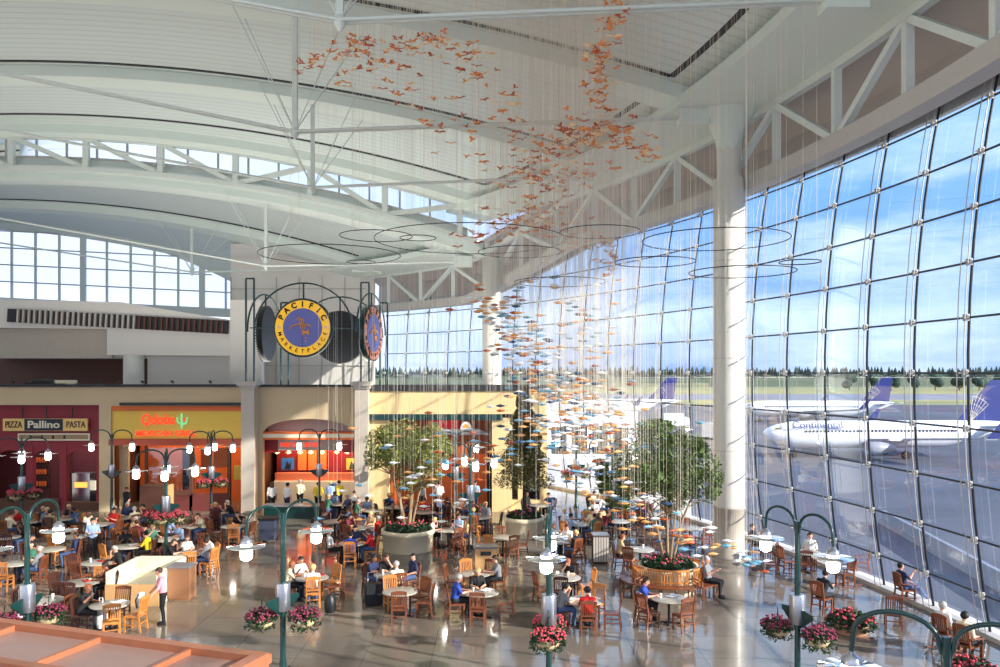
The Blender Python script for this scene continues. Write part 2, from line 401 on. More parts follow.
# columns
def column(s,ztopc,desc):
    x,y=(e(34),34.) if s==0 else (e(55.4),55.4)
    c=thing('column',desc,'column',(x,y,0)); c['kind']='structure'
    MB().lathe([(.66,0),(.66,.12),(.625,.14),(.625,1.98),(.66,2.0),(.66,2.08)],40).build('base',M['tan2'],c)
    MB().lathe([(.64,2.05),(.64,min(ztopc,15.6)),(.5,min(ztopc,15.7)),(.5,ztopc-.2)],40).build('shaft',M['column'],c)
    if s==0:
        mb=MB(); mb.lathe([(.5,-1.9),(.6,-1.3),(.95,-.6),(1.4,-.1),(1.5,.3)],8,c=(0,0,ztopc)); mb.build('capital',M['soffit'],c)
        for z in (2.1,4.4,8.2,12.2): MB().lathe([(.648,z),(.648,z+.02)],32).build('joint',M['beigepanel'],c)
    return c
column(0,18.6,'tall round cream column in the middle of the glass wall')
column(1,15.4,'distant round cream column behind the hanging fish swarm')
# tie rods with struts under each frame
def tie(zf,Y,cap,node_u,dz,u2=44):
    T=empty('roof_tie',kind='structure'); x0=e(Y)-1.2
    n=(e(Y)-node_u,Y,17.6+dz)
    for q in (-.12,.12):
        MB().tube([(x0,Y+q,cap+dz),(n[0],Y+q,n[2])],.06,6).build('tie_rod',M['steel'],T)
        xe=e(Y)-u2; MB().tube([(n[0],Y+q,n[2]),(xe,Y+q,zf(xe,Y)-.4)],.06,6).build('tie_rod',M['steel'],T)
    zt=zf(n[0],Y)-.3
    MB().beam(n,(n[0],Y,zt),.2,.2).build('strut',M['steel'],T)
    MB().lathe([(.05,-.3),(.17,-.1),(.17,.12),(.08,.18)],12,c=n).build('node',M['steel'],T)
    for dx in (-2.6,2.6):
        for dy in (-1.4,1.4):
            MB().tube([n,(n[0]+dx,Y+dy,zf(n[0]+dx,Y+dy)-.1)],.025,5).build('brace',M['steel'],T)
    MB().box(x0-.9,x0+.3,Y-.35,Y+.35,cap+dz-.35,cap+dz+.35).build('anchor',M['soffit'],T)
tie(zU,23.3,18.2,15.8,0); tie(zU,34,18.2,18,0); tie(zU,44.2,18.2,16,0)
tie(zL,56.0,17.9,15,-2.7); tie(zL,65.8,17.9,15,-1.9)
# clerestory between the upper and lower vault
C=empty('window_2',kind='structure'); Yc=55.6
us=np.linspace(1.5,52,40)
def czt(u): return zU(e(Yc)-u,Yc)-.3
def czb(u): return zL(e(Yc)-u,Yc)+1.0
Gm=[[(e(Yc)-u,Yc,z(u)) for u in us] for z in (czb,czt)]
vs=[p for r in Gm for p in r]; n=len(us); MB().add(vs,[(i,i+1,n+i+1,n+i) for i in range(n-1)]).build('pane',M['glass'],C)
G2=[[(e(Yc)-u,Yc,z) for u,z in ((u,f(u)) for u in us)] for f in (lambda u:zL(e(Yc)-u,Yc)-.2,czb)]
shell(MB(),G2,(0,.2,0),smooth=False).build('wall_back',M['steel'],kind='structure')
MB().tube([(e(Yc)-u,Yc-.05,czb(u)) for u in us],.07,6).build('window_frame',M['chord'],C)
MB().tube([(e(Yc)-u,Yc-.05,czt(u)) for u in us],.07,6).build('window_frame',M['chord'],C)
for u in np.arange(2,52,2.05): MB().beam((e(Yc)-u,Yc-.05,czb(u)),(e(Yc)-u,Yc-.05,czt(u)),.12,.12).build('mullion',M['chord'],C)
CT=empty('clerestory_truss',kind='structure'); Yt=54.9
for f,n_ in ((lambda u:zU(e(Yt)-u,Yt)-.65,'top_chord'),(lambda u:zL(e(Yt)-u,Yt)-.1,'bottom_chord')):
    G=[[(e(Yt)-u,y,f(u)) for u in us] for y in (Yt-.2,Yt+.2)]
    shell(MB(),G,(0,0,.3)).build(n_,M['steel'],CT)
uu=np.arange(2.5,52,5.0)
for i,u in enumerate(uu):
    MB().beam((e(Yt)-u,Yt,zL(e(Yt)-u,Yt)),(e(Yt)-u,Yt,zU(e(Yt)-u,Yt)-.4),.36,.36).build('post',M['steel'],CT)
    if i<len(uu)-1:
        v=uu[i+1]; lo=lambda q:(e(Yt)-q,Yt,zL(e(Yt)-q,Yt)+.1); hi=lambda q:(e(Yt)-q,Yt,zU(e(Yt)-q,Yt)-.5)
        a,b=(lo(u),hi(v)) if u>16 else (hi(u),lo(v))
        if u<=16: a,b=(lo(v),hi(u)) if False else (lo(u),hi(v)) if i%2 else (hi(u),lo(v))
        MB().beam(a,b,.32,.32).build('diagonal',M['steel'],CT)
# end window wall of the lower vault
YE=73.2; EW=empty('window_3',kind='structure'); X0,X1=-52.,-21.5
zb=lambda X:14.3-.055*(X+45)*.9
xs=np.linspace(X0,X1,30); ze=lambda X:min(zL(X,73)-.5,21.2-.012*(X+45)**2 if X>-45 else 21.2)
n=len(xs); vs=[(x,YE,zb(x)) for x in xs]+[(x,YE,ze(x)) for x in xs]
MB().add(vs,[(i,i+1,n+i+1,n+i) for i in range(n-1)]).build('pane',M['glass'],EW)
G=[[(x,YE-.1,ze(x)-.15) for x in xs],[(x,YE-.1,zL(x,73)+.3) for x in xs]]
shell(MB(),G,(0,.3,0),smooth=False).build('wall_back',M['steel'],kind='structure')
for i,x in enumerate(np.arange(X0,X1,2.12)):
    w=.5 if i%5==2 else .16
    MB().beam((x,YE-.1,zb(x)-.4),(x,YE-.1,ze(x)),w,.2).build('mullion',M['steel'],EW)
for j in range(1,5):
    MB().tube([(x,YE-.1,zb(x)+j*1.5) for x in xs if zb(x)+j*1.5<ze(x)],.06,5).build('transom',M['chord'],EW)
G=[[(x,YE-.5,zb(x)-.7) for x in (X0,X1+3)],[(x,YE-.5,zb(x)+.05) for x in (X0,X1+3)]]
shell(MB(),G,(0,.6,0),smooth=False).build('window_sill',M['steel'],EW)
# left wall (beyond the frame) and upper level beyond the shops
MB().box(-46.3,-46,-6,56,0,20).build('wall_left',M['white'],kind='structure')
Yw=62.0
def wx(x,Y=Yw): return (x-500)/F*Y
def wz(v,Y=Yw): return H-(v-V0)/F*Y
mb=MB()
mb.prism([(wx(-60),wz(298)),(wx(-60),wz(327)),(wx(107),wz(329)),(wx(107),wz(355)),(wx(243),wz(356)),(wx(243),wz(322)),(wx(120),wz(302))],Yw,Yw+2.0)
mb.build('wall_upper',M['white'],kind='structure',fix=True)
MB().box(wx(-60),wx(107),Yw+.8,Yw+1.2,wz(358),wz(327)).build('wall_upper',M['tan2'],kind='structure')
MB().box(wx(-60),wx(245),Yw+1.5,Yw+9,wz(357),wz(355)).build('ceiling',M['white'],kind='structure')
MB().box(wx(-60,70),wx(255,70),70,70.3,6,wz(354,70)).build('wall_upper',M['brown'],kind='structure')
MB().box(wx(140),wx(231),Yw+1.3,Yw+1.6,6.5,wz(356)).build('wall_upper',M['white'],kind='structure')
MB().box(wx(231),wx(262),Yw-.2,Yw+.6,6.5,wz(300)).build('wall_upper',M['white'],kind='structure')
MB().lathe([(.75,6.5),(.75,wz(355))],28,c=(wx(129),Yw+.8,0)).build('wall_upper',M['column'],kind='structure')
zpc=H-(386.5-V0)*45/F-.12
g=thing('soffit_grille','long dark louvred grille set in the white upper wall above the shops','grille',(wx(20),Yw-.27,wz(316)))
n_=38
MB().box(-.8,wx(229)-wx(20),-.02,.28,-.5,.5).build('recess',M['dark'],g)
for k in range(n_):
    x=k*(wx(229)-wx(20))/n_; MB().box(x,x+.14,-.2,-.02,-.5,.5).build('louvre',M['beigepanel'] if k<22 else M['brown'],g)
g.rotation_euler.y=.055
t=thing('stacked_furniture','dark covered stack standing on the upper ledge above the pizza restaurant','furniture',(wx(42,53.),53.,zpc))
MB().box(-1.0,1.7,-.3,.3,.0,.25).ell((.2,0,.28),(1.0,.35,.18)).build('pile',M['black'],t); MB().box(1.0,2.1,-.35,.35,.2,.4).box(1.1,2.0,-.3,.3,0,.2).build('box',M['cream'],t)
# white side building wall behind signs
xs_=list(np.linspace(-22.5,-10.5,13)); MB().prism([(-22.5,5)]+[(float(x),min(zL(x,68.5),18.3)+.1 if e(68.5)-x>0 else 15.9) for x in xs_]+[(-10.5,5)],68.5,69).build('wall_upper',M['white'],kind='structure',fix=True)
mb=MB()
for k in range(6): mb.box(-22.5+k*1.9,-22.42+k*1.9,68.4,68.5,5,15.6)
for z in (8.2,10.6,12.6,14.6): mb.box(-22.5,-11.2,68.4,68.5,z,z+.05)
mb.build('trim_4',M['chord'],kind='structure')
# ---------------------------------------------------------------- shop block
Yf=45.0; k=Yf/F
fx=lambda x:(x-500)*k
fz=lambda v:H-(v-V0)*k
zp=fz(386.5)
MB().box(-36,fx(545),Yf+.3,Yf+10,zp-.5,zp-.15).build('ceiling',M['tan2'],kind='structure')
mb=MB()
mb.box(-36,fx(99),Yf,Yf+.4,fz(405),zp); mb.box(fx(99),fx(111),Yf,Yf+.4,0,zp); mb.box(fx(111),fx(246),Yf,Yf+.4,fz(406),zp)
mb.box(-36,fx(0)-3,Yf,Yf+.4,0,fz(405))
mb.build('wall_front',M['tan'],kind='structure')
mb=MB() # middle with segmental arch
n=20; cx=(fx(262)+fx(354))/2; hw=(fx(354)-fx(262))/2
arc=[(cx+hw*math.cos(pi-pi*i/n),fz(434)+(fz(419)-fz(434))*math.sin(pi*i/n)) for i in range(n+1)]
top=[(fx(354),zp),(fx(262),zp)]
mb.prism(arc[::1]+top,Yf+.1,Yf+.5); mb.box(fx(257),fx(262),Yf+.1,Yf+.5,0,zp); mb.box(fx(354),fx(358),Yf+.1,Yf+.5,0,zp)
mb.build('wall_front',M['tan'],kind='structure',fix=True)
mb=MB(); mb.box(fx(370),fx(545),Yf,Yf+.4,fz(414),zp); mb.box(fx(370),fx(389),Yf,Yf+.4,0,fz(414)); mb.box(fx(492),fx(512),Yf-.1,Yf+.4,0,fz(418)); mb.box(fx(512),fx(547),Yf,Yf+.4,fz(432),fz(414)); mb.box(fx(512),fx(547),Yf,Yf+.4,0,fz(500)); mb.box(fx(518),fx(523),Yf,Yf+.4,fz(500),fz(432)); mb.box(fx(540),fx(547),Yf,Yf+.4,fz(500),fz(432))
mb.box(fx(543),fx(547),Yf+.4,Yf+9,0,zp)
mb.build('wall_front',mat('cream_stucco',lin(236,206,150),.75,var=.04,scale=1),kind='structure')
MB().box(fx(512),fx(546),Yf+.2,Yf+.24,fz(500),fz(432)).build('window_4',M['glass'],kind='structure')
MB().box(fx(368),fx(503),Yf-.25,Yf,fz(420),fz(414)).build('trim_5',M['green'],kind='structure')
mb=MB(); mb.box(-36,fx(246),Yf-.15,Yf+.5,zp-.02,zp+.12); mb.box(fx(258),fx(357),Yf-.05,Yf+.5,zp-.02,zp+.1); mb.box(fx(370),fx(548),Yf-.1,Yf+.5,zp-.25,zp+.1)
mb.build('trim_6',M['dark'],kind='structure')
mb=MB()
for x in (245,357):
    mb.box(fx(x),fx(x+13),Yf-.7,Yf+.3,0,zp-.1); mb.box(fx(x-1.5),fx(x+14.5),Yf-.8,Yf+.3,zp-.1,zp+.05); mb.box(fx(x-3),fx(x+16),Yf-.95,Yf+.4,zp+.05,zp+.28)
mb.build('wall_front',M['tan2'],kind='structure')
# rear and party walls of shops
mb=MB(); mb.box(-36,fx(545),Yf+5.8,Yf+6,0,zp); mb.build('wall_back',M['darkroom'],kind='structure')
for x in (105,251,363,490): MB().box(fx(x)-.1,fx(x)+.1,Yf+.4,Yf+6,0,zp-.3).build('wall_inner',M['brown'],kind='structure')
PSP=Proto(lambda:(lambda o:(MB().tube([(0,0,0),(0,0,.12)],.02,6).build('stem',M['black'],o),MB().tube([(0,-.12,.16),(0,.1,.12)],[.07,.05],10).build('spot_head',M['black'],o),o)[-1])(empty('spotlight')))
for x in (12,33,52,80,97,118,142,172,210): PSP.put((fx(x),Yf+.1,zp+.12),0,'small black spotlight on the parapet edge above the left restaurants','spotlight','parapet spotlights above the left restaurants')
# --- pizza restaurant front
pz=empty('shop_front',(0,0,0),kind='structure')
mb=MB()
a0,a1=Yf+.5,Yf+.8
mb.box(fx(-60),fx(99),a0,a1,fz(446),fz(405))
def archhole(x0,x1,vs_,vt):
    c=(fx(x0)+fx(x1))/2;h=(fx(x1)-fx(x0))/2; pts=[(c+h*math.cos(pi-pi*i/14),fz(vs_)+(fz(vt)-fz(vs_))*math.sin(pi*i/14)) for i in range(15)]
    mb.prism(pts+[(fx(x1),fz(446)),(fx(x0),fz(446))],a0,a1)
for x0,x1 in ((-10,21),(28,55),(62,92)): archhole(x0,x1,460,451)
for x0,x1 in ((-60,-10),(21,28),(55,62),(92,99)): mb.box(fx(x0),fx(x1),a0-.05,a1,0,fz(446))
mb.build('arcade_wall',M['red'],pz,fix=True)
MB().box(fx(-20),fx(56),a0-.2,a0,0,fz(500)).box(fx(62),fx(99),a0-.2,a0,0,fz(503)).build('low_wall',M['brown'],pz)
MB().box(fx(-60),fx(99),a1+2.6,a1+2.9,0,5.5).build('back_wall',mat('maroon_interior',lin(96,40,44),.7),pz)
def text_mesh(s,size,ext=.02,align='CENTER',bold=0):
    cu=bpy.data.curves.new('t','FONT'); cu.body=s; cu.size=size; cu.extrude=ext; cu.align_x=align; cu.align_y='CENTER'; cu.offset=bold; cu.resolution_u=3
    o=bpy.data.objects.new('t',cu); COL.objects.link(o); bpy.context.view_layer.update()
    me=bpy.data.meshes.new_from_object(o.evaluated_get(bpy.context.evaluated_depsgraph_get())); bpy.data.objects.remove(o); return me
def text(name,s,size,m,parent,loc,width=None,rot=(pi/2,0,0),bold=0,ext=.02,shear=0):
    me=text_mesh(s,size,ext,bold=bold); me.materials.clear(); me.materials.append(m)
    if shear: me.transform(Matrix(((1,shear,0,0),(0,1,0,0),(0,0,1,0),(0,0,0,1))))
    o=bpy.data.objects.new(name,me); COL.objects.link(o); o.parent=parent; o.location=loc; o.rotation_euler=rot
    if width:
        xs=[v.co.x for v in me.vertices]; w=max(xs)-min(xs); o.scale=(width/w,1,1)
    return o
sg=thing('shop_sign','long hanging signboard reading PIZZA Pallino PASTA over the arches','sign',(fx(43),Yf+.25,fz(425)))
mb=MB(); hw=(fx(86)-fx(1))/2; mb.box(-hw,hw,-.05,.05,-.34,.34); mb.build('board',M['signorange'] if False else mat('pale_gold_board',lin(238,196,120),.5),sg)
MB().box(fx(22.5)-fx(43),fx(61)-fx(43),-.08,-.05,-.32,.32).build('name_panel',mat('navy_sign_panel',lin(22,24,50),.5),sg)
text('lettering','PIZZA',.5,M['brown'],sg,(fx(11.5)-fx(43),-.07,0),width=.92,bold=.004)
text('lettering','Pallino',.56,M['cream'],sg,(fx(42)-fx(43),-.1,0),width=1.75,bold=.012)
text('lettering','PASTA',.5,M['brown'],sg,(fx(74)-fx(43),-.07,0),width=1.05,bold=.004)
for x in (20,44,70): MB().tube([(fx(x)-fx(43),0,.34),(fx(x)-fx(43),0,1.0)],.03,6).build('hanger',M['black'],sg)
sg=thing('name_board','narrow gold-edged board under the PIZZA Pallino PASTA sign','sign',(fx(50),Yf+.4,fz(437.5)))
MB().box(-hw*.85,hw*.85,-.04,.04,-.2,.2).build('board',M['cream'],sg); MB().box(-hw*.82,hw*.82,-.06,-.04,-.12,.12).build('strip',mat('dull_gold',lin(160,130,96),.5),sg)
for q in range(4): MB().box(-1.3+q*.62,-1.2+q*.62,-.075,-.06,-.1,.1).build('mark',M['ink'],sg)
# interior of pizza shop
for n_,(x0,x1) in enumerate(((28,40),(70,90),(2,16))):
    sh=thing('pan_shelf','dark shelf unit with pans seen through the '+['middle','right','left'][n_]+' red arch','shelf',(fx((x0+x1)/2),Yf+3.2,0)); w9=(fx(x1)-fx(x0))/2
    MB().box(-w9,w9,.1,.2,.2,3.6).build('back_panel',M['brown'],sh)
    for z in (.9,1.6,2.3,3.0):
        bd=MB().box(-w9,w9,-.15,.1,z,z+.05).build('board',M['ink'],sh)
        mb=MB()
        for q9 in range(4): mb.lathe([(.06,0),(.08,.18),(.05,.3)],8,c=(-w9+.15+q9*(2*w9-.3)/3,-.03,z+.05))
        mb.build('pans',[M['drum'],M['cream'],M['orange']][n_],bd,kind='stuff')
st=thing('pizza_oven','steel oven with warm opening behind the right red arch','oven',(fx(66.5),Yf+1.9,0)); MB().box(-.5,.5,-.35,.35,0,1.9).build('oven_body',M['drum'],st); MB().box(-.35,.35,-.38,-.35,1.1,1.4).build('opening',mat('oven_glow',lin(255,160,70),.5,emit=1.5),st)

b_=thing('pizza_counter','lit serving counter seen through the right arch of the red restaurant','counter',(fx(78),Yf+2.6,0))
MB().box(-1.0,1.0,-.3,.3,0,1.05).build('body',M['darkroom'],b_); MB().box(-.35,.35,-.36,-.3,.85,1.4).build('display',mat('lit_display',(1,.9,.6),.4,emit=1.2),b_); MB().box(-1.05,1.05,-.35,.35,1.05,1.1).build('top',M['greytop'],b_)
# --- mexican grill front
qd=empty('shop_front',kind='structure')
MB().box(fx(111),fx(246),Yf+.15,Yf+.45,fz(439),fz(411)).build('fascia',M['yellow'],qd)
MB().box(fx(111),fx(246),Yf+.05,Yf+.45,fz(411),fz(406)).build('band',M['orange'],qd)
MB().box(fx(111),fx(246),Yf-.3,Yf+.5,fz(445),fz(439)).build('canopy',mat('terracotta_canopy',lin(176,74,50),.6),qd)
MB().box(fx(121),fx(246),Yf-.2,Yf,fz(405.5),fz(402.5)).build('light_trough',M['black'],qd)
MB().box(fx(111),fx(246),Yf+3.6,Yf+3.8,0,fz(440)).build('back_wall',M['orange'],qd)
for x0,x1 in ((143,145),(188,191),(226,229)): MB().box(fx(x0),fx(x1),Yf+.2,Yf+.4,0,fz(445)).build('post',M['brown'],qd)
MB().box(fx(143),fx(190),Yf+.15,Yf+.4,fz(496),fz(492)).build('sill',M['brown'],qd)
MB().box(fx(143),fx(226),Yf+.2,Yf+.35,0,fz(494)).build('low_wall',mat('dark_red_low_wall',lin(110,50,46),.6),qd)
MB().box(fx(145),fx(188),Yf+.27,Yf+.3,fz(492),fz(448)).build('pane',M['glass'],qd)
MB().box(fx(176),fx(187),Yf+.9,Yf+1.1,fz(492),fz(450)).build('dark_panel',M['black'],qd)
for x0,x1 in ((193,204),(206,222)): MB().box(fx(x0),fx(x1),Yf+1.2,Yf+1.3,fz(470),fz(450)).build('wall_panel',M['slat'],qd)
MB().box(fx(228),fx(246),Yf+1.0,Yf+1.2,fz(482),fz(468)).build('menu_panel',M['yellow'],qd)
MB().box(fx(111),fx(120),Yf+1.0,Yf+1.2,0,fz(445)).build('wall_panel',M['tan'],qd)
def arealight(x,y,z,sx,sy,pw,col=(1,.72,.45)):
    li=bpy.data.lights.new('shop_or_fill_light','AREA'); li.shape='RECTANGLE'; li.size=sx; li.size_y=sy; li.energy=pw; li.color=col
    o=bpy.data.objects.new('shop_or_fill_light',li); COL.objects.link(o); o.location=(x,y,z); return o
arealight(fx(178),Yf+2,4.3,6,2,110); arealight(fx(50),Yf+2.2,4.6,5,2,110,(.9,.8,.85)); arealight(fx(308),Yf+2.3,4.0,4,2,230); arealight(fx(440),Yf+2,4.2,5,2,150)
s2=thing('neon_sign','red neon shop name with MEXICAN GRILL lettering and green cactus','sign',(fx(170),Yf+.1,fz(425)))
text('lettering','Qdoba',.78,M['neonred'],s2,(fx(157)-fx(170),0,.28),width=1.85,bold=.008,shear=.15)
text('lettering','MEXICAN GRILL',.42,M['neonred'],s2,(fx(165)-fx(170),0,-.48),width=3.3,bold=.004)
mb=MB(); cx=fx(181)-fx(170)
mb.tube([(cx,0,-.2),(cx,0,.62)],.07,8); mb.tube([(cx,0,.05),(cx-.22,0,.15),(cx-.26,0,.42)],.055,8); mb.tube([(cx,0,.0),(cx+.26,0,.1),(cx+.3,0,.42)],.06,8)
mb.build('cactus',M['neongreen'],s2); MB().ell((cx+.14,-.02,.3),(.08,.03,.1)).build('flower',M['neonred'],s2)
# --- middle shop front
ms=empty('shop_front',kind='structure')
MB().box(fx(262),fx(354),Yf+.2,Yf+.9,fz(438),fz(434)).build('beam',M['cream'],ms)
MB().box(fx(262),fx(354),Yf+.15,Yf+.95,fz(440),fz(438)).box(fx(262),fx(354),Yf+.15,Yf+.95,fz(434),fz(432.5)).build('beam_edge',M['orange'],ms)
MB().box(fx(262),fx(354),Yf+1.2,Yf+1.3,fz(434),fz(415)).build('arch_panel',M['beigepanel'],ms)
MB().box(fx(260),fx(356),Yf+3.4,Yf+3.6,0,fz(440)).build('back_wall',M['deepred'],ms)
MB().box(fx(260),fx(274),Yf+.9,Yf+1.1,fz(454),fz(440)).box(fx(339),fx(356),Yf+.9,Yf+1.1,fz(454),fz(440)).build('side_fascia',M['deepred'],ms)
for i,x in enumerate((283.5,294.5,305)): MB().box(fx(x),fx(x+9),Yf+3.2,Yf+3.4,fz(477),fz(455)).build('shutter',M['orange'],ms)
MB().box(fx(262),fx(354),Yf+2.6,Yf+3.0,fz(487),fz(479)).build('counter_front',mat('brick_counter',lin(206,112,76),.6,var=.2),ms)
MB().box(fx(262),fx(354),Yf+2.4,Yf+3.0,0,fz(487)).build('counter',M['cream'],ms)
s3=thing('shop_sign','grey glass fascia sign with blurred red lettering under the arch','sign',(fx(306),Yf+.85,fz(446)))
MB().box(fx(274)-fx(306),fx(339)-fx(306),-.04,.04,-.32,.32).build('board',mat('grey_sign_glass',lin(150,140,132),.3),s3)
rr=random.Random(3); mb=MB(); x=fx(277)-fx(306)
for q in range(15):
    if q==7: x+=.1
    w=.1; mb.box(x,x+.05,-.08,-.04,-.14,.14); mb.box(x,x+w,-.08,-.04,-.02+rr.uniform(-.1,.1),.05); x+=.145
mb.box(fx(277)-fx(306),x,-.06,-.04,-.01,.01)
mb.build('lettering',M['neonred'],s3)
for x0,x1,nm,m1,m2 in ((267,280,'blue',M['bluepic'],M['black']),(336,348,'yellow',M['yellow'],M['leafd'])):
    p=thing('picture','small '+nm+' framed picture on the red wall of the middle shop','picture',(fx((x0+x1)/2),Yf+3.05,fz(470)))
    h=(fx(x1)-fx(x0))/2
    MB().box(-h-.06,h+.06,-.02,.05,-.4,.4).build('frame',M['brown'],p); MB().box(-h,h,-.05,-.02,-.33,.33).build('canvas',m1,p); MB().prism([(-h*.5,-.3),(-h*.1,.2),(h*.3,-.05),(h*.6,.22),(h*.5,-.3)],-.07,-.05).build('figure',m2,p)
pl=Proto(lambda:(lambda o:(MB().tube([(0,0,.12),(0,0,.9)],.015,5).build('cord',M['black'],o),MB().lathe([(.03,.14),(.16,-.02),(.17,-.04)],14).build('shade',M['cream'],o),MB().ell((0,0,-.03),(.08,.08,.06)).build('bulb',M['warmlamp'],o),o)[-1])(empty('pendant_lamp')))
for x in (269,281,293,304,316,331,342,352): pl.put((fx(x),Yf+1.6,fz(455)),0,'small warm pendant lamp in the row under the middle shop sign','lamp','pendant lamps in the middle shop')
# --- right shop front
rs=empty('shop_front',kind='structure')
MB().box(fx(389),fx(492),Yf+.5,Yf+.7,fz(455),fz(419)).box(fx(389),fx(397),Yf+.5,Yf+.7,0,fz(455)).build('slat_wall',M['slatv'],rs)
MB().box(fx(389),fx(492),Yf+3,Yf+3.2,0,fz(440)).build('back_wall',M['slat'],rs)
MB().box(fx(487),fx(491.5),Yf+.3,Yf+.6,0,fz(452)).build('door_edge',M['black'],rs)
MB().prism([(fx(431),fz(434)),(fx(489),fz(434)),(fx(478),fz(429)),(fx(442),fz(429))],Yf-.5,Yf+.4).build('canopy',M['greytop'],rs,fix=True)
s4=thing('shop_sign','red sign panel on terracotta slats above the grey canopy','sign',(fx(443),Yf+.45,fz(426)))
MB().box(-.9,.85,-.05,.05,-.33,.33).build('board',mat('bright_red_sign',lin(220,30,34),.4,emit=.15),s4); MB().ell((-.35,-.07,.12),(.07,.03,.07)).build('dot',M['bpaper'],s4)
s5=thing('arched_sign','small half-round white sign standing on the grey canopy','sign',(fx(466),Yf-.1,fz(429)))
MB().prism([(.3*math.cos(pi*i/12),.42*math.sin(pi*i/12)) for i in range(13)],-.05,.05).build('board',M['bpaper'],s5,fix=True); MB().prism([(.15*math.cos(pi*i/12),.08+.2*math.sin(pi*i/12)) for i in range(13)],-.08,-.05).build('emblem',M['signorange'],s5,fix=True)
s6=thing('menu_board','red menu board low inside the terracotta slatted shop','sign',(fx(447),Yf+1,fz(454)))
MB().box(-.5,.5,-.05,.05,-.33,.33).build('board',M['redplastic'],s6); mb=MB().lathe([(.2,0),(.27,0)],20); MB().tube([(.95+.2*math.cos(2*pi*i/16),-.05,.2*math.sin(2*pi*i/16)) for i in range(16)],.04,6,closed=True).build('ring',M['bpaper'],s6); MB().box(.65,1.25,-.02,.03,-.3,.3).build('panel',M['tan'],s6)
# ---------------------------------------------------------------- market signs on the roof
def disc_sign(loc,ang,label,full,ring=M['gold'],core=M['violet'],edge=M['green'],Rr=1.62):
    t=thing('round_sign',label,'sign',loc,ang)
    def lath(prof,n=48,mi=0):
        mb=MB(); mb.lathe(prof,n); mb.v=[(a,-c,b) for a,b,c in mb.v]; return mb
    lath([(Rr-.05,-.22),(Rr,-.18),(Rr,.05),(Rr-.06,.1)]).build('drum',M['green'] if full!=2 else M['black'],t,fix=True)
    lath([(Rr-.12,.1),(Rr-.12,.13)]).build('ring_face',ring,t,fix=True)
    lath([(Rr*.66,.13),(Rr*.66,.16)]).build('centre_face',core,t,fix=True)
    mb=MB()
    for i in range(60):
        a=2*pi*i/60; mb.ell(((Rr-.04)*math.cos(a),-.12,(Rr-.04)*math.sin(a)),(.035,.03,.035),6,4)
    mb.build('bulbs',M['black'],t)
    if full==1 or full==3:
        for word,r,up in (('PACIFIC',Rr*.79,1),('MARKETPLACE',Rr*.79,0)):
            n=len(word); span=rad(128 if up else 150)
            for i,ch in enumerate(word):
                f=(i/(n-1)-.5)*span
                a=pi/2-f if up else -pi/2+f
                me=text_mesh(ch,.42 if up else .3,.01,bold=.018 if up else .004); me.materials.clear(); me.materials.append(M['ink'])
                o=bpy.data.objects.new('letter',me); COL.objects.link(o); o.parent=t
                o.matrix_local=Matrix.Translation((r*math.cos(a),-.15,r*math.sin(a)))@Matrix.Rotation((a-pi/2) if up else (a+pi/2),4,'Y').inverted()@Matrix.Rotation(pi/2,4,'X')
        q=Rr/1.62
        # emblem: sash, neck, bow tie and buttons
        mb=MB(); mb.tube([(-.72*q,-.19,-.05*q),(-.5*q,-.19,.12*q),(-.2*q,-.19,.2*q),(0,-.19,.2*q)],.035,6); mb.tube([(.2*q,-.19,.18*q),(.42*q,-.19,.12*q),(.5*q,-.19,.02*q)],.035,6)
        for d in (-.1,.0,.1): mb.tube([(-.2*q+d,-.19,.62*q-abs(d)),(-.06*q+d,-.19,.4*q),(.02*q+d,-.19,.1*q),(.04*q+d,-.19,-.08*q)],.03,6)
        mb.prism([(0,-.1*q),(.18*q,-.2*q),(.36*q,-.1*q),(.36*q,-.42*q),(.18*q,-.3*q),(0,-.42*q)],-.2,-.16)
        mb.ell((.18*q,-.18,-.55*q),(.05,.03,.05)); mb.ell((.18*q,-.18,-.72*q),(.05,.03,.05))
        mb.build('emblem',M['signorange'],t)
        MB().box(-.01,.01,-.175,-.15,-1.0*q,.3*q).build('seam',M['planeblue'],t)
        for sx in (-1,1):
            mb=MB(); cx=sx*Rr*.79; cz=.02; 
            for i in range(3):
                a=pi*i/3; mb.beam((cx-.12*math.cos(a),-.15,cz-.12*math.sin(a)),(cx+.12*math.cos(a),-.15,cz+.12*math.sin(a)),.03,.03)
            mb.build('star',M['bpaper'],t)
    return t
zS=fz(328)
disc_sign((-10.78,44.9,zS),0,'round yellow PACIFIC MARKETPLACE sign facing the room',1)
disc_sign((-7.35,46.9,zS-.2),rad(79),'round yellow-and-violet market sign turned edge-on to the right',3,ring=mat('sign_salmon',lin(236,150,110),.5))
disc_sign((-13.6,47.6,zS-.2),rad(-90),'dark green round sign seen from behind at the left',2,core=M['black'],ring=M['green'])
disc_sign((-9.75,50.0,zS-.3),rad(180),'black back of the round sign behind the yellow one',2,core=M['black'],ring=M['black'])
fr=thing('sign_frame','dark green post and hoop frame holding the four round signs','frame',(-10.4,47.4,zp))
def rel(x,y,z): return (x+10.4,y-47.4,z-zp)
ctr=[(246,45.6),(281,49.6),(361,46.2),(380,49.6)]
for x,Y in ctr:
    X=(x-500)/F*Y
    for q in (0,.45,): MB().beam(rel(X+q,Y,6.4),rel(X+q,Y,13.0-(Y-45)*.25),.09,.09).build('post',M['green'],fr)
    MB().beam(rel(X,Y,13.0-(Y-45)*.25),rel(X+.45,Y,13.0-(Y-45)*.25),.09,.09).build('cap',M['green'],fr)
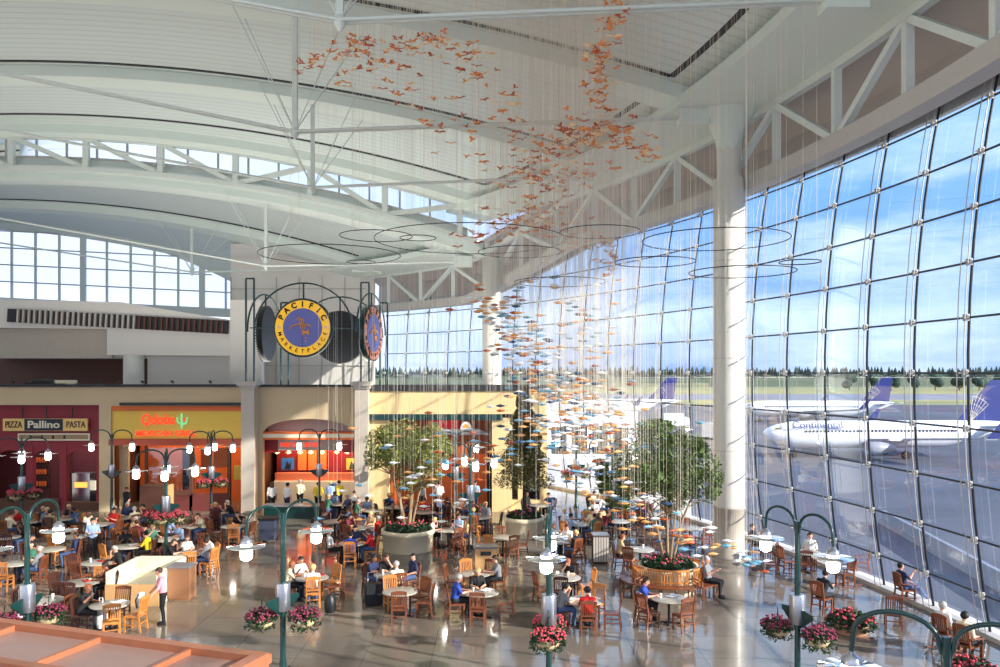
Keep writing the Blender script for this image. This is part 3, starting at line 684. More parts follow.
def hoop(x,y,z,r,ang):
    pts=[rel(x+r*math.cos(a)*math.cos(ang),y+r*math.cos(a)*math.sin(ang),z+r*math.sin(a)*.95) for a in np.linspace(0,pi,20)]
    mb=MB(); mb.tube(pts,.05,6); mb.tube([rel(x,y,z+r*.93),rel(x,y,z+1.6)],.05,6); mb.build('hoop',M['green'],fr)
hoop(-10.78,45,zS-.1,2.7,0); hoop(-9.75,50,zS-.3,2.6,0); hoop(-13.6,47.6,zS-.2,2.4,rad(82)); hoop(-7.35,46.9,zS-.2,2.4,rad(79))
for a,b in (((-13.7,44.9),(-7.5,45.4)),((-13,50),(-7.2,50))): MB().beam(rel(a[0],a[1],zS),rel(b[0],b[1],zS),.06,.06).build('rail',M['green'],fr)
# ---------------------------------------------------------------- chairs
def chair_parts(root,m,rocker=False,arms=False):
    w=.23
    MB().box(-w,w,-.22,.24,.43,.465).box(-w+.02,w-.02,-.2,.22,.465,.475).build('seat',m,root)
    for sx in (-1,1):
        MB().beam((sx*(w-.02),.21,0),(sx*(w-.02),.21,.44),.045,.045).build('leg',m,root)
        MB().beam((sx*(w-.02),-.27,0),(sx*(w-.02),-.21,.46),.045,.045).build('leg',m,root)
    mb=MB()
    for sx in (-1,1): mb.beam((sx*(w-.02),-.21,.46),(sx*(w-.02),-.30,1.0),.045,.04)
    n=6
    for i in range(n):
        x=-.15+.3*i/(n-1); mb.beam((x,-.225,.56),(x,-.29,.94),.03,.018,up=(0,1,0))
    mb.beam((-w,-.23,.57),(w,-.23,.57),.03,.05)
    G=[]
    for i in range(7):
        x=-w-.01+(2*w+.02)*i/6; G.append([(x,-.30+.0*(x*x),z) for z in (.92,1.0+.035*(1-(x/w)**2))])
    shell(mb,G,(0,.03,0),smooth=False)
    mb.build('backrest',m,root,fix=True)
    mb=MB(); mb.beam((-w+.02,-.245,.2),(-w+.02,.21,.2),.025,.03); mb.beam((w-.02,-.245,.2),(w-.02,.21,.2),.025,.03); mb.beam((-w,.21,.3),(w,.21,.3),.025,.03); mb.beam((-w,-.25,.26),(w,-.25,.26),.025,.03)
    mb.build('stretcher',m,root)
    if arms:
        for sx in (-1,1):
            MB().beam((sx*.27,.24,.66),(sx*.27,-.28,.7),.07,.025).beam((sx*.26,.2,.0 if not rocker else .05),(sx*.26,.2,.66),.04,.04).build('armrest',m,root)
    if rocker:
        for sx in (-1,1):
            MB().tube([(sx*.23,y,.03+.25*(y+.0)**2) for y in np.linspace(-.55,.42,9)],.022,6).build('rocker',m,root)
def mk_chair(m,**k):
    def f():
        r=empty('wooden_chair'); chair_parts(r,m,**k); return r
    return f
def far_chair(m):
    def f():
        r=empty('tmp'); chair_parts(r,m); vs=[];mb=MB()
        for c in list(r.children):
            me=c.data; mb.add([v.co.copy() for v in me.vertices],[tuple(p.vertices) for p in me.polygons]); bpy.data.objects.remove(c)
        bpy.data.objects.remove(r); return mb.build('wooden_chair',m)
    return f
PC={c:Proto(mk_chair(M[c])) for c in ('honey','cherry','walnut')}
PF={c:Proto(far_chair(M[c])) for c in ('honey','cherry','walnut')}
PA=Proto(mk_chair(M['cherry'],arms=True)); PR=Proto(mk_chair(M['cherry'],arms=True,rocker=True))
CN=dict(honey='honey-coloured',cherry='reddish-brown',walnut='dark brown')
def mk_table():
    r=empty('round_table')
    MB().lathe([(.0,.715),(.52,.715),(.56,.725),(.56,.75),(.545,.757),(0,.757)],36).build('tabletop',M['tabletop'],r)
    MB().lathe([(.045,.03),(.04,.1),(.04,.7),(.12,.715)],14).build('pedestal',M['tmetal'],r)
    mb=MB()
    for a in (pi/4,3*pi/4): mb.beam((-.36*math.cos(a),-.36*math.sin(a),.025),(.36*math.cos(a),.36*math.sin(a),.025),.07,.045)
    mb.build('base',M['tmetal'],r); return r
PTB=Proto(mk_table)
# ---------------------------------------------------------------- people
def capsule(mb,a,ra,b,rb,n=12,sx=1.0):
    a=Vector(a);b=Vector(b);d=(b-a);L=max(d.length,1e-5);d=d/L
    pts=[];rs=[]
    for t in (90,60,30): pts.append(a-d*ra*math.sin(rad(t))*.999); rs.append(max(ra*math.cos(rad(t)),.001))
    pts.append(a);rs.append(ra);pts.append(b);rs.append(rb)
    for t in (30,60,90): pts.append(b+d*rb*math.sin(rad(t))*.999); rs.append(max(rb*math.cos(rad(t)),.001))
    mb.tube(pts,rs,n)
def V(*a): return Vector(a)
def lerp(a,b,t): return Vector(a)*(1-t)+Vector(b)*t
def make_body(name,J):
    """J: joints. returns mesh with slots skin, top, bottom, shoes"""
    caps=[] # a,ra,b,rb,region
    SK,TP,BT,SH,EY=0,1,2,3,4
    pel,che,nek,hd=J['pel'],J['che'],J['nek'],J['head']
    side=J.get('side',V(1,0,0)); fw=J.get('fw',V(0,1,0))
    ss=J['sh']
    for s in (-1,1):
        caps.append((pel+side*s*.075,.115,lerp(pel,che,.5)+side*s*.06,.115,TP if J.get('tuck',1) else TP))
        caps.append((lerp(pel,che,.5)+side*s*.06,.115,che+side*s*.085,.125,TP))
        caps.append((pel+side*s*.085,.118,pel+side*s*.08+V(0,0,-.03),.115,BT))
        caps.append((che+side*s*.06+V(0,0,.05),.1,ss[s],.068,TP))
    caps.append((lerp(pel,che,.3)+fw*.015,.12,che+fw*.01,.13,TP))
    caps.append((che+V(0,0,.06),.09,nek,.06,TP)); caps.append((nek,.056,nek+(hd-nek)*.6,.053,SK))
    up=(hd-nek).normalized(); f2=(fw-up*fw.dot(up)); f2=f2.normalized() if f2.length>.1 else fw
    f2=J.get('look',f2).normalized()
    caps.append((hd+up*.035-f2*.012,.088,hd+up*.03+f2*.012,.082,SK)); caps.append((hd+f2*.022-up*.03,.07,hd+f2*.035-up*.075,.048,SK))
    caps.append((hd+f2*.088+up*.01,.013,hd+f2*.112-up*.028,.017,SK))
    sd=f2.cross(up).normalized()
    for s in (-1,1):
        caps.append((hd+sd*s*.086+up*.012,.014,hd+sd*s*.084-up*.025,.012,SK))
        caps.append((hd+f2*.078+sd*s*.032+up*.018,.014,hd+f2*.08+sd*s*.032+up*.018,.013,EY))
    caps.append((hd+f2*.08-sd*.018-up*.058,.008,hd+f2*.08+sd*.018-up*.058,.008,5))
    for s in (-1,1):
        sh,el,wr=ss[s],J['el'][s],J['wr'][s]
        caps.append((sh,.062,el,.045,TP)); caps.append((el,.045,lerp(el,wr,.25),.042,TP if J.get('long') else SK)); caps.append((lerp(el,wr,.2),.042,wr,.028,SK if not J.get('long') else TP))
        hd_=J['hd'][s].normalized(); hn=J.get('pn',{}).get(s,V(0,0,-1)); ac=hd_.cross(hn).normalized(); palm=wr+hd_*.055
        caps.append((wr,.027,palm-ac*.015,.026,SK)); caps.append((wr,.025,palm+ac*.018,.024,SK))
        for q,Lf in zip((-.03,-.01,.01,.03),(.055,.07,.075,.06)):
            b=palm+ac*q*.95+hd_*.02; m=b+hd_*Lf*.55+hn*.006; t=m+(hd_*.6+hn*.7).normalized()*Lf*.5
            caps.append((b,.0105,m,.0095,SK)); caps.append((m,.0095,t,.008,SK))
        tb=wr+hd_*.03+ac*(-s)*.028; caps.append((tb,.013,tb+(hd_*.7-ac*s*.7).normalized()*.04,.011,SK)); caps.append((tb+(hd_*.7-ac*s*.7).normalized()*.04,.011,tb+(hd_*.9-ac*s*.35).normalized()*.072,.009,SK))
        hp,kn,an=J['hip'][s],J['kn'][s],J['an'][s]
        caps.append((hp,.098,kn,.064,BT)); caps.append((kn,.064,lerp(kn,an,.4)+V(0,-.01,0),.058,BT)); caps.append((lerp(kn,an,.4)+V(0,-.01,0),.058,an,.045,BT))
        ft=J.get('ft',{}).get(s,fw); caps.append((an+V(0,0,-.045)-ft*.035,.038,an+V(0,0,-.05)+ft*.08,.038,SH)); caps.append((an+V(0,0,-.05)+ft*.08,.038,an+V(0,0,-.062)+ft*.165,.026,SH))
    mb=MB()
    for a,ra,b,rb,rg in caps: capsule(mb,a,ra,b,rb,10)
    me=bpy.data.meshes.new('tmp'); me.from_pydata([tuple(v) for v in mb.v],[],mb.f)
    o=bpy.data.objects.new('tmp',me); COL.objects.link(o)
    r=o.modifiers.new('r','REMESH'); r.mode='VOXEL'; r.voxel_size=.0135; r.use_smooth_shade=True
    sm=o.modifiers.new('s','SMOOTH'); sm.factor=.5; sm.iterations=1
    bpy.context.view_layer.update()
    out=bpy.data.meshes.new_from_object(o.evaluated_get(bpy.context.evaluated_depsgraph_get())); bpy.data.objects.remove(o)
    out.name=name; n=len(out.polygons); cc=np.empty(n*3); out.polygons.foreach_get('center',cc); cc=cc.reshape(-1,3)
    best=np.full(n,1e9); reg=np.zeros(n,int)
    for a,ra,b,rb,rg in caps:
        a=np.array(a);b=np.array(b);d=b-a;L=max(d@d,1e-9); t=np.clip(((cc-a)@d)/L,0,1); dist=np.linalg.norm(cc-(a+t[:,None]*d),axis=1)-(ra+(rb-ra)*t)
        if rg>=4: dist=dist-.002
        m=dist<best; best[m]=dist[m]; reg[m]=rg
    out.materials.clear()
    for _ in range(6): out.materials.append(M['skin'])
    out.polygons.foreach_set('material_index',reg.astype(np.int32)); out.polygons.foreach_set('use_smooth',[True]*n); out.update()
    return out,(hd,up,f2,sd)
def seat_J(lean,arms,look=None,legs='normal'):
    """sitting figure, seat height .47, pelvis at chair centre, facing +Y"""
    J={}; pel=V(0,-.06,.575); J['pel']=pel
    d=V(0,math.sin(rad(lean)),math.cos(rad(lean))); J['che']=pel+d*.36; J['nek']=J['che']+d*.15+V(0,.0,.01); J['head']=J['nek']+V(0,.03+lean*.0012,.125)
    J['sh']={s:J['che']+V(s*.17,0,.075) for s in (-1,1)}
    J['hip']={s:pel+V(s*.09,.02,-.01) for s in (-1,1)}; J['kn']={s:V(s*.13,.40,.53) for s in (-1,1)}; J['an']={s:V(s*.12,.36+.04*s,.085) for s in (-1,1)}
    if legs=='out': J['kn']={s:V(s*.12,.42,.54) for s in (-1,1)}; J['an']={-1:V(-.1,.74,.12),1:V(.08,.78,.1)}
    el={};wr={};hd={}
    for s in (-1,1):
        a=arms[0] if s<0 else arms[1]; sh=J['sh'][s]
        if a=='table': el[s]=sh+V(s*.06,.13,-.2); wr[s]=V(s*.09,el[s].y+.23,.815); hd[s]=V(-s*.3,.9,0)
        elif a=='face': el[s]=V(s*.19,sh.y+.2,.86); wr[s]=J['head']+V(s*.06,.13,-.12); hd[s]=V(-s*.3,-.2,1)
        elif a=='read': el[s]=sh+V(s*.07,.1,-.23); wr[s]=V(s*.15,sh.y+.33,.9); hd[s]=V(-s*.2,.7,.5)
        elif a=='lap': el[s]=sh+V(s*.08,-.0,-.26); wr[s]=V(s*.1,.2,.67); hd[s]=V(-s*.3,.9,-.1)
        elif a=='up': el[s]=sh+V(s*.12,.12,-.12); wr[s]=el[s]+V(-s*.06,.16,.17); hd[s]=V(-s*.2,.6,.7)
    J['el']=el;J['wr']=wr;J['hd']=hd
    if look: J['look']=V(*look)
    return J
def stand_J(arms,stride=0,lean=3,look=None):
    J={};pel=V(0,0,.93); J['pel']=pel; d=V(0,math.sin(rad(lean)),math.cos(rad(lean))); J['che']=pel+d*.38; J['nek']=J['che']+d*.15; J['head']=J['nek']+V(0,.02+lean*.002,.13)
    J['sh']={s:J['che']+V(s*.18,0,.075) for s in (-1,1)}; J['hip']={s:pel+V(s*.09,0,-.02) for s in (-1,1)}
    J['kn']={s:V(s*.1,.03+s*stride*.16,.5) for s in (-1,1)}; J['an']={s:V(s*.1,-.02+s*stride*.26,.08+ (0.05 if stride and s<0 else 0)) for s in (-1,1)}
    el={};wr={};hd={}
    for s in (-1,1):
        sh=J['sh'][s]; a=arms[0] if s<0 else arms[1]
        if a=='down': el[s]=sh+V(s*.06,-.03-s*stride*.08,-.28); wr[s]=el[s]+V(-s*.01,.07-s*stride*.1,-.24); hd[s]=V(0,.15,-1)
        elif a=='front': el[s]=sh+V(s*.07,.02,-.27); wr[s]=el[s]+V(-s*.1,.22,.04); hd[s]=V(-s*.5,.8,0)
        elif a=='chair': el[s]=sh+V(s*.05,.1,-.25); wr[s]=el[s]+V(0,.16,-.16); hd[s]=V(0,.7,-.7)
    J['el']=el;J['wr']=wr;J['hd']=hd
    if look: J['look']=V(*look)
    return J
JJ={'sit_table':seat_J(12,('table','table'),look=(0,1,-.35)),'sit_face':seat_J(22,('face','table'),look=(0,1,-.25)),'sit_eat':seat_J(15,('table','up'),look=(.2,1,-.3)),'sit_read':seat_J(-6,('read','read'),look=(0,1,-.45)),
    'sit_back':seat_J(-10,('lap','lap'),look=(-.3,1,0)),'sit_out':seat_J(-12,('lap','up'),legs='out',look=(0,1,-.1)),'sit_slump':seat_J(32,('table','face'),look=(0,1,-.6)),
    'stand':stand_J(('down','down')),'stand_front':stand_J(('front','front'),lean=5,look=(0,1,-.4)),'walk':stand_J(('down','down'),stride=1),'stand_chair':stand_J(('chair','chair'),lean=8,look=(0,1,-.3))}
BODY={};
for kk,J in JJ.items(): BODY[kk]=make_body('person_'+kk,J)
def hair_mesh(info,style):
    hd,up,f2,sd=info; mb=MB(); c=hd+up*.04-f2*.012
    n,m=18,12; rr_=.1; vs=[];fs=[];idx={}
    for i in range(m+1):
        t=pi*i/m
        for j in range(n):
            a=2*pi*j/n; dr=up*math.cos(t)+(f2*math.cos(a)+sd*math.sin(a))*math.sin(t)
            lim=rad(62) if math.cos(a)>.35 else (rad(105) if abs(math.cos(a))<=.35 else rad(135))
            r=rr_*(1.06 if style else 1)+.004*math.sin(a*5+t*7)
            vs.append(c+Vector(dr)*r)
            idx[(i,j)]=t<=lim
    for i in range(m):
        for j in range(n):
            if idx[(i,j)] and idx[(i,(j+1)%n)]: fs.append((i*n+j,i*n+(j+1)%n,(i+1)*n+(j+1)%n,(i+1)*n+j))
    mb.add(vs,fs,0,True)
    if style==2:
        for q in (-.06,-.03,0,.03,.06): capsule(mb,c-f2*.06+sd*q-up*.02,.045,c-f2*.075+sd*q*1.1-up*.2,.03,8)
    me=MB(); 
    return mb
HM={}
def hair_for(kind,style):
    if (kind,style) not in HM:
        o=hair_mesh(BODY[kind][1],style).build('hair',HAIR['brown']); HM[(kind,style)]=o.data; bpy.data.objects.remove(o)
    return HM[(kind,style)]
SHOE=mat('dark_shoe',lin(30,26,26),.4); EYE=mat('eye_dark',lin(40,30,28),.3); LIP=mat('lip',lin(170,84,76),.5)
def person(kind,loc,rz,label,top='white',bottom='denim',hair='brown',style=1,skin='skin',scale=1.0,group=None):
    me,info=BODY[kind]; r=thing('person',label,'person',loc,rz,group)
    b=bpy.data.objects.new('body',me); COL.objects.link(b); b.parent=r
    for i,m in enumerate((M[skin],CL[top],CL[bottom],SHOE,EYE,LIP)):
        b.material_slots[i].link='OBJECT'; b.material_slots[i].material=m
    if hair!='bald':
        h=bpy.data.objects.new('hair',hair_for(kind,style)); COL.objects.link(h); h.parent=r; h.material_slots[0].link='OBJECT'; h.material_slots[0].material=HAIR[hair]
    r.scale=(scale,)*3
    return r
# ---------------------------------------------------------------- tables with chairs and diners
def sidename(phi):
    phi%=360; n=['right side','far right side','far side','far left side','left side','near left side','near side','near right side']
    return n[int((phi+22.5)//45)%8]
POSE={'sit_table':'seated','sit_face':'chin propped','sit_eat':'eating','sit_read':'reading','sit_back':'leaning back','sit_out':'reclining','sit_slump':'bowed'}
placed=[]
def table(px,py,desc,seats,tb=True,loc=None,far=False,r=.78):
    x,y=loc or at(px,py,.757)
    placed.append((x,y))
    if tb: PTB.put((x,y,0),R.uniform(0,1.5),'round speckled grey '+desc,'table')
    for st in seats:
        phi,col=st[0],st[1]; occ=st[2] if len(st)>2 else None
        rr_=st[3] if len(st)>3 else r
        cx,cy=x+rr_*math.cos(rad(phi)),y+rr_*math.sin(rad(phi))
        pr=(PF if far else PC)[col]
        pr.put((cx,cy,0),rad(phi)+pi/2,f"{CN[col]} slat-back chair on {sidename(phi)} of {desc}",'chair')
        if occ:
            kd,top,hair=occ[0],occ[1],occ[2]; bot=occ[3] if len(occ)>3 else 'denim'; style=occ[4] if len(occ)>4 else 1
            person(kd,(cx,cy,0),rad(phi)+pi/2,f"person in {top} {POSE[kd]} {sidename(phi).replace(' side','')} of {desc}",top,bot,hair,style,skin='skin2' if R.random()<.2 else 'skin')
    return x,y
ITM={}
def mk_cup():
    r=empty('paper_cup'); MB().lathe([(.032,0),(.045,.12)],14).build('cup_body',M['bpaper'],r); MB().lathe([(.047,.12),(.047,.13),(.03,.14)],14).build('lid',M['cream'],r); return r
def mk_tray():
    r=empty('food_tray'); MB().box(-.19,.19,-.13,.13,0,.012).build('tray_base',M['redplastic'],r); MB().tube([(-.19,-.13,.02),(.19,-.13,.02),(.19,.13,.02),(-.19,.13,.02)],.012,6,closed=True).build('rim',M['redplastic'],r); MB().ell((.02,0,.04),(.07,.06,.04)).build('food',M['tan'],r); return r
def mk_paper():
    r=empty('newspaper'); me=MB(); G=[[(x,y,.004+.02*abs(math.sin(x*9))) for x in np.linspace(-.2,.2,9)] for y in (-.14,.14)]; shell(me,G,(0,0,.004)); me.build('sheets',M['bpaper'],r); return r
PI_={'cup':Proto(mk_cup),'tray':Proto(mk_tray),'paper':Proto(mk_paper)}
IL={'cup':('white paper cup with lid on the ','cup'),'tray':('red food tray lying on the ','tray'),'paper':('open white newspaper lying on the ','newspaper')}
def items(xy,desc,ks):
    for i,kd in enumerate(ks):
        a=.9+2.1*i; PI_[kd].put((xy[0]+.25*math.cos(a),xy[1]+.25*math.sin(a),.757),a,IL[kd][0]+desc,IL[kd][1])
d='table beside the white shopping bag'; xy=table(110,604,d,[(-62,'honey'),(-5,'honey'),(95,'cherry'),(180,'walnut',('sit_eat','black','auburn','black'))]); items(xy,d,['paper'])
d='table behind the shopping-bag table'; xy=table(82,582,d,[(-100,'walnut'),(30,'walnut',('sit_table','maroon','dark','black')),(85,'honey'),(170,'walnut')]); items(xy,d,['tray'])
d='table with red tray and cup'; xy=table(97,562,d,[(15,'walnut',('sit_face','black','grey','black')),(170,'walnut'),(255,'cherry')]); items(xy,d,['tray','cup'])
d='table behind the tan booth counter'; xy=table(128,546,d,[(0,'walnut',('sit_table','yellow','dark','black')),(120,'walnut',('sit_read','black','dark')),(235,'honey')]); items(xy,d,['paper'])
d='table beyond the left lantern disc'; xy=table(74,536.5,d,[(-115,'honey'),(60,'walnut'),(10,'walnut'),(170,'cherry')])
d='table beneath the left lantern disc'; xy=table(50,549,d,[(-95,'honey'),(20,'cherry',('sit_back','navy','dark','denim')),(180,'walnut',('sit_table','black','dark'))])
d='table at the left edge of view'; xy=table(6,537,d,[(60,'cherry',('sit_face','black','dark')),(-60,'walnut'),(180,'cherry')])
d='table behind the leftmost metal drum'; xy=table(44,600,d,[(160,'walnut',('sit_table','white','grey','black')),(80,'walnut'),(-20,'cherry')]); items(xy,d,['cup'])
d='table right of the twin flower baskets'; xy=table(233,526,d,[(-20,'cherry'),(-70,'honey'),(90,'walnut',('sit_face','black','dark')),(175,'cherry')])
d='table behind the dark podium'; xy=table(190,553,d,[(-70,'honey'),(-15,'honey',('sit_table','grey','dark')),(40,'honey',('sit_table','white','dark','denim')),(120,'walnut',('sit_eat','white','brown')),(190,'walnut',('sit_face','black','brown','black',2))]); items(xy,d,['paper'])
d='table beside the front lamp drum'; xy=table(312,577,d,[(200,'cherry',('sit_eat','cream','auburn','black')),(135,'walnut',('sit_table','white','dark')),(-75,'honey',('sit_table','white','blond')),(5,'cherry'),(50,'honey')]); items(xy,d,['tray','cup','paper'])
d='table between blue and red diners'; xy=table(352,543,d,[(-85,'honey',('sit_table','cobalt blue','dark')),(190,'cherry',('sit_back','white','brown','black')),(0,'honey',('sit_eat','red','brown')),(90,'walnut',('sit_table','navy','brown'))]); items(xy,d,['tray'])
d='table beside the black suitcase'; xy=table(390,574,d,[(150,'cherry',('sit_table','navy','dark')),(110,'walnut',('sit_face','black','brown','black')),(-65,'cherry',('sit_table','cream','grey')),(35,'cherry',('sit_back','navy','dark'))]); items(xy,d,['paper','cup'])
d='bare table right of the black suitcase'; xy=table(400,591,d,[(-85,'cherry'),(-5,'cherry'),(45,'cherry'),(115,'honey')])
d='table in front of the tan bin'; xy=table(475,573,d,[(10,'cherry',('sit_table','grey','dark','black')),(60,'cherry'),(170,'cherry'),(110,'honey')]); items(xy,d,['tray'])
d='table of the cobalt-shirted diner'; xy=table(481,592,d,[(190,'cherry',('sit_table','cobalt blue','grey','black')),(100,'cherry',('sit_table','black','blond','black',2)),(-95,'cherry'),(-5,'cherry')]); items(xy,d,['paper','cup'])
d='table behind the tan bin'; xy=table(448,530,d,[(180,'walnut',('sit_face','white','blond','black')),(-60,'cherry'),(-10,'cherry',('sit_back','tan','grey','denim')),(60,'honey',('sit_read','light blue','brown'))]); items(xy,d,['cup'])
d='empty table before the conifer planter'; xy=table(503,537,d,[(175,'honey'),(-65,'cherry'),(0,'cherry'),(95,'cherry'),(235,'honey')])
d='table behind the middle lantern pair'; xy=table(560,541,d,[(60,'walnut',('sit_eat','white','brown')),(110,'cherry',('sit_table','white','auburn')),(-10,'cherry',('sit_table','black','dark')),(-50,'cherry',('sit_back','black','blond'))]); items(xy,d,['paper'])
d='table left of the red-shirted diner'; xy=table(564,577,d,[(70,'walnut',('sit_slump','black','auburn','black')),(10,'honey'),(200,'cherry'),(-100,'walnut')]); items(xy,d,['cup'])
d='table of the red-shirted diner'; xy=table(585,600,d,[(-90,'cherry',('sit_table','red','dark','black')),(195,'cherry',('sit_face','grey','dark','denim')),(60,'honey')]); items(xy,d,['cup','paper'])
d='table left of the planter bench'; xy=table(640,549,d,[(185,'walnut',('sit_table','tan','auburn','black')),(235,'cherry'),(40,'cherry')]); items(xy,d,['cup','paper'])
d='table in front of the planter bench'; xy=table(669,598,d,[(165,'cherry',('sit_table','cobalt blue','brown','black')),(-70,'cherry'),(-150,'cherry')]); items(xy,d,['paper','cup'])
d='table right of the olive tree'; xy=table(690,528,d,[(90,'cherry'),(0,'cherry'),(180,'walnut'),(-60,'cherry')])
d='table under the right lantern pair'; xy=table(806,552,d,[(190,'cherry'),(150,'cherry'),(60,'cherry',('sit_back','white','dark','black')),(250,'cherry')])
# lone chairs
x,y=at(612,628); PC['cherry'].put((x,y,0),rad(80),'lone reddish-brown chair left of the planter bench diners','chair')
# far dense seating
far=[(592,513,'left of the right lamp group'),(618,521,'right behind the fish swarm'),(580,524,'by the open far aisle'),(632,507,'nearest the far glass'),(606,503,'far back beside the glass'),(540,505,'right of the conifer planter'),
 (425,512,'below the terracotta shop'),(455,506,'below the grey canopy'),(395,507,'behind the yellow-green tree'),(335,521,'below the middle shop'),(362,527,'left of the yellow-green tree'),(372,510,'beside the right pilaster'),
 (150,530,'in front of the mexican grill door'),(185,527,'in front of the grill window'),(215,512,'at the left pilaster'),(100,524,'in front of the red arches'),(60,519,'before the middle red arch'),(25,522,'before the left red arch'),(15,563,'behind the left drum lamp'),(130,517,'by the tall brown cabinet'),(165,539,'under the pink flower baskets'),(655,514,'left of the far glass edge'),(340,504,'below the red shop lettering'),(480,517,'right of the far salad bar')]
tops=['white','black','navy','light blue','grey','red','green','tan','cream','denim','maroon']
for i,(px,py,ds) in enumerate(far):
    d='table '+ds; base=R.uniform(0,90); seats=[]
    for q in range(4 if R.random()<.7 else 3):
        phi=base+q*90+R.uniform(-8,8); occ=None
        if R.random()<.78: occ=(R.choice(['sit_table','sit_face','sit_eat','sit_back','sit_read']),tops[(i*4+q*3)%len(tops)],R.choice(['dark','brown','grey','blond']),R.choice(['black','denim']))
        seats.append((phi,R.choice(['honey','cherry','cherry','walnut']),occ))
    table(px,py,d,seats,far=at(px,py,.757)[1]>36)
# standing people
def fl(u,v): x,y=at(u,v); return (x,y,0)
person('stand_chair',fl(163,624),rad(115),'person in pink shirt and dark trousers standing by the tan booth','pink','black','brown',1)
person('stand_front',fl(93,560),rad(200),'person in light blue shirt standing between tables at left','light blue','black','dark',1)
person('walk',fl(127,520),rad(160),'person in black walking beside the grill doorway','black','black','dark',1)
person('stand',fl(272,514),rad(20),'person in white top with long brown hair at middle shop','white','black','brown',2)
person('stand',fl(287,515),rad(-30),'person in white shirt standing at the middle shop counter','white','navy','dark',1)
person('stand_front',fl(339,512),rad(10),'person in yellow top and apron beneath the yellow picture','yellow','navy','brown',1)
person('stand',fl(330,513),rad(10),'person in light blue top left of the yellow-clad person','light blue','black','blond',1)
person('stand_front',fl(318,514),rad(0),'person in yellow shirt standing under the middle lamp','yellow','black','dark',1)
person('stand_front',fl(439,513),rad(0),'person in white shirt standing before the grey canopy','white','black','dark',1)
person('stand',fl(422,513),rad(-40),'person in grey top left of the white-shirted server','grey','black','brown',1)
person('stand_front',fl(300,511),rad(0),'person in cream top waiting in front of orange shutters','cream','black','grey',1)
person('stand_front',fl(475,512),rad(180),'person in light blue top right of the grey canopy','light blue','navy','dark',1)
# seats along the glass
def lone(proto,u,v,rz,label,occ=None):
    x,y,_=fl(u,v); proto.put((x,y,0),rz,label,'chair')
    if occ: person(occ[0],(x,y,0),rz,occ[5],occ[1],occ[2],occ[3],occ[4])
lone(PR,845,586,rad(100),'empty reddish rocking chair facing the glass wall')
lone(PC['cherry'],822,612,rad(-55),'reddish chair of the dark-clad diner near right lamp',('sit_face','black','black','dark',1,'person in black seated left of the flower tub'))
lone(PA,905,603,rad(-85),'armchair of the person in a dark hat by glass',('sit_out','navy','denim','dark',1,'person in navy top stretched out in armchair by the glass'))
lone(PC['cherry'],893,628,rad(-20),'reddish chair standing just in front of the glass-side armchair')
lone(PR,946,650,rad(-65),'rocking chair of the person in white near the glass',('sit_back','white','black','grey',1,'person in white top resting by the glass at right'))
lone(PR,968,662,rad(-65),'rocking chair of the dark-haired person at lower right',('sit_back','cream','black','dark',1,'dark-haired person in cream top at the lower right'))
lone(PC['walnut'],756,556,rad(-100),'dark chair beside the base of the big column',('sit_out','black','black','dark',1,'person in black suit seated beside the big column'))
lone(PA,862,574,rad(70),'wooden armchair nearest the curb at mid glass wall')
lone(PC['cherry'],770,576,rad(-20),'reddish chair under the left lantern of right lamp')
# ---------------------------------------------------------------- planters and trees
def leaves(mb,c,r,n,size,seed,shape='ball',flat=.0):
    q=random.Random(seed); 
    blobs=[(Vector((q.gauss(0,.48),q.gauss(0,.48),q.gauss(0,.42))),q.uniform(.28,.45)) for _ in range(34)]
    for i in range(n):
        if shape=='ball':
            b,br=q.choice(blobs); d=Vector((q.gauss(0,1),q.gauss(0,1),q.gauss(0,1))).normalized()*br*q.uniform(.55,1)
            p=b+d
            if p.length>1.05: p=p.normalized()*q.uniform(.85,1.05)
            p=Vector((p.x*r[0],p.y*r[1],p.z*r[2]))
        elif shape=='cone':
            t=q.random()**.8; lay=abs(math.sin(t*16))*.35+.65; rr=(1-t)*.9+.12; a=q.uniform(0,2*pi); k_=rr*lay*q.random()**.5
            p=Vector((math.cos(a)*k_*r[0],math.sin(a)*k_*r[1],(t*2-1)*r[2]-k_*.25))
        else:
            a=q.uniform(0,2*pi);k_=q.random()**.5; p=Vector((math.cos(a)*k_*r[0],math.sin(a)*k_*r[1],q.uniform(-.3,1)*r[2]*(1.1-k_*.8)))
        p=p+Vector(c); s=size*q.uniform(.6,1.3); a=Vector((q.gauss(0,1),q.gauss(0,1),q.gauss(0,.7))).normalized(); b=a.cross(Vector((q.gauss(0,1),q.gauss(0,1),q.gauss(0,1)))).normalized()
        mb.add([p-a*s,p-b*s*.4,p+a*s,p+b*s*.4],[(0,1,2,3)])
    return mb
def planter(x,y,label,r=1.05,flowers=True,h=.9):
    t=thing('round_planter',label,'planter',(x,y,0))
    MB().lathe([(r*.9,0),(r*.92,.1),(r*.95,h-.2),(r,h-.18),(r,h),(r-.12,h),(r-.13,h-.12),(0,h-.12)],40).build('tub',M['planter'],t)
    MB().lathe([(0,h-.06),(r-.14,h-.08)],24).build('soil',M['soil'],t)
    leaves(MB(),(0,0,h+.02),(r*.85,r*.85,.35),900,.09,int(x*10),'mat').build('ground_plants',M['leafd'],t,kind='stuff')
    if flowers:
        mb=MB(); q=random.Random(int(y)); 
        for i in range(40): a=q.uniform(0,2*pi); k_=q.uniform(.3,.95)*r*.85; mb.ell((k_*math.cos(a),k_*math.sin(a),h+.12+q.uniform(0,.2)),(.05,.05,.04),6,4)
        mb.build('flowers',M['pink'],t,kind='stuff')
    return t
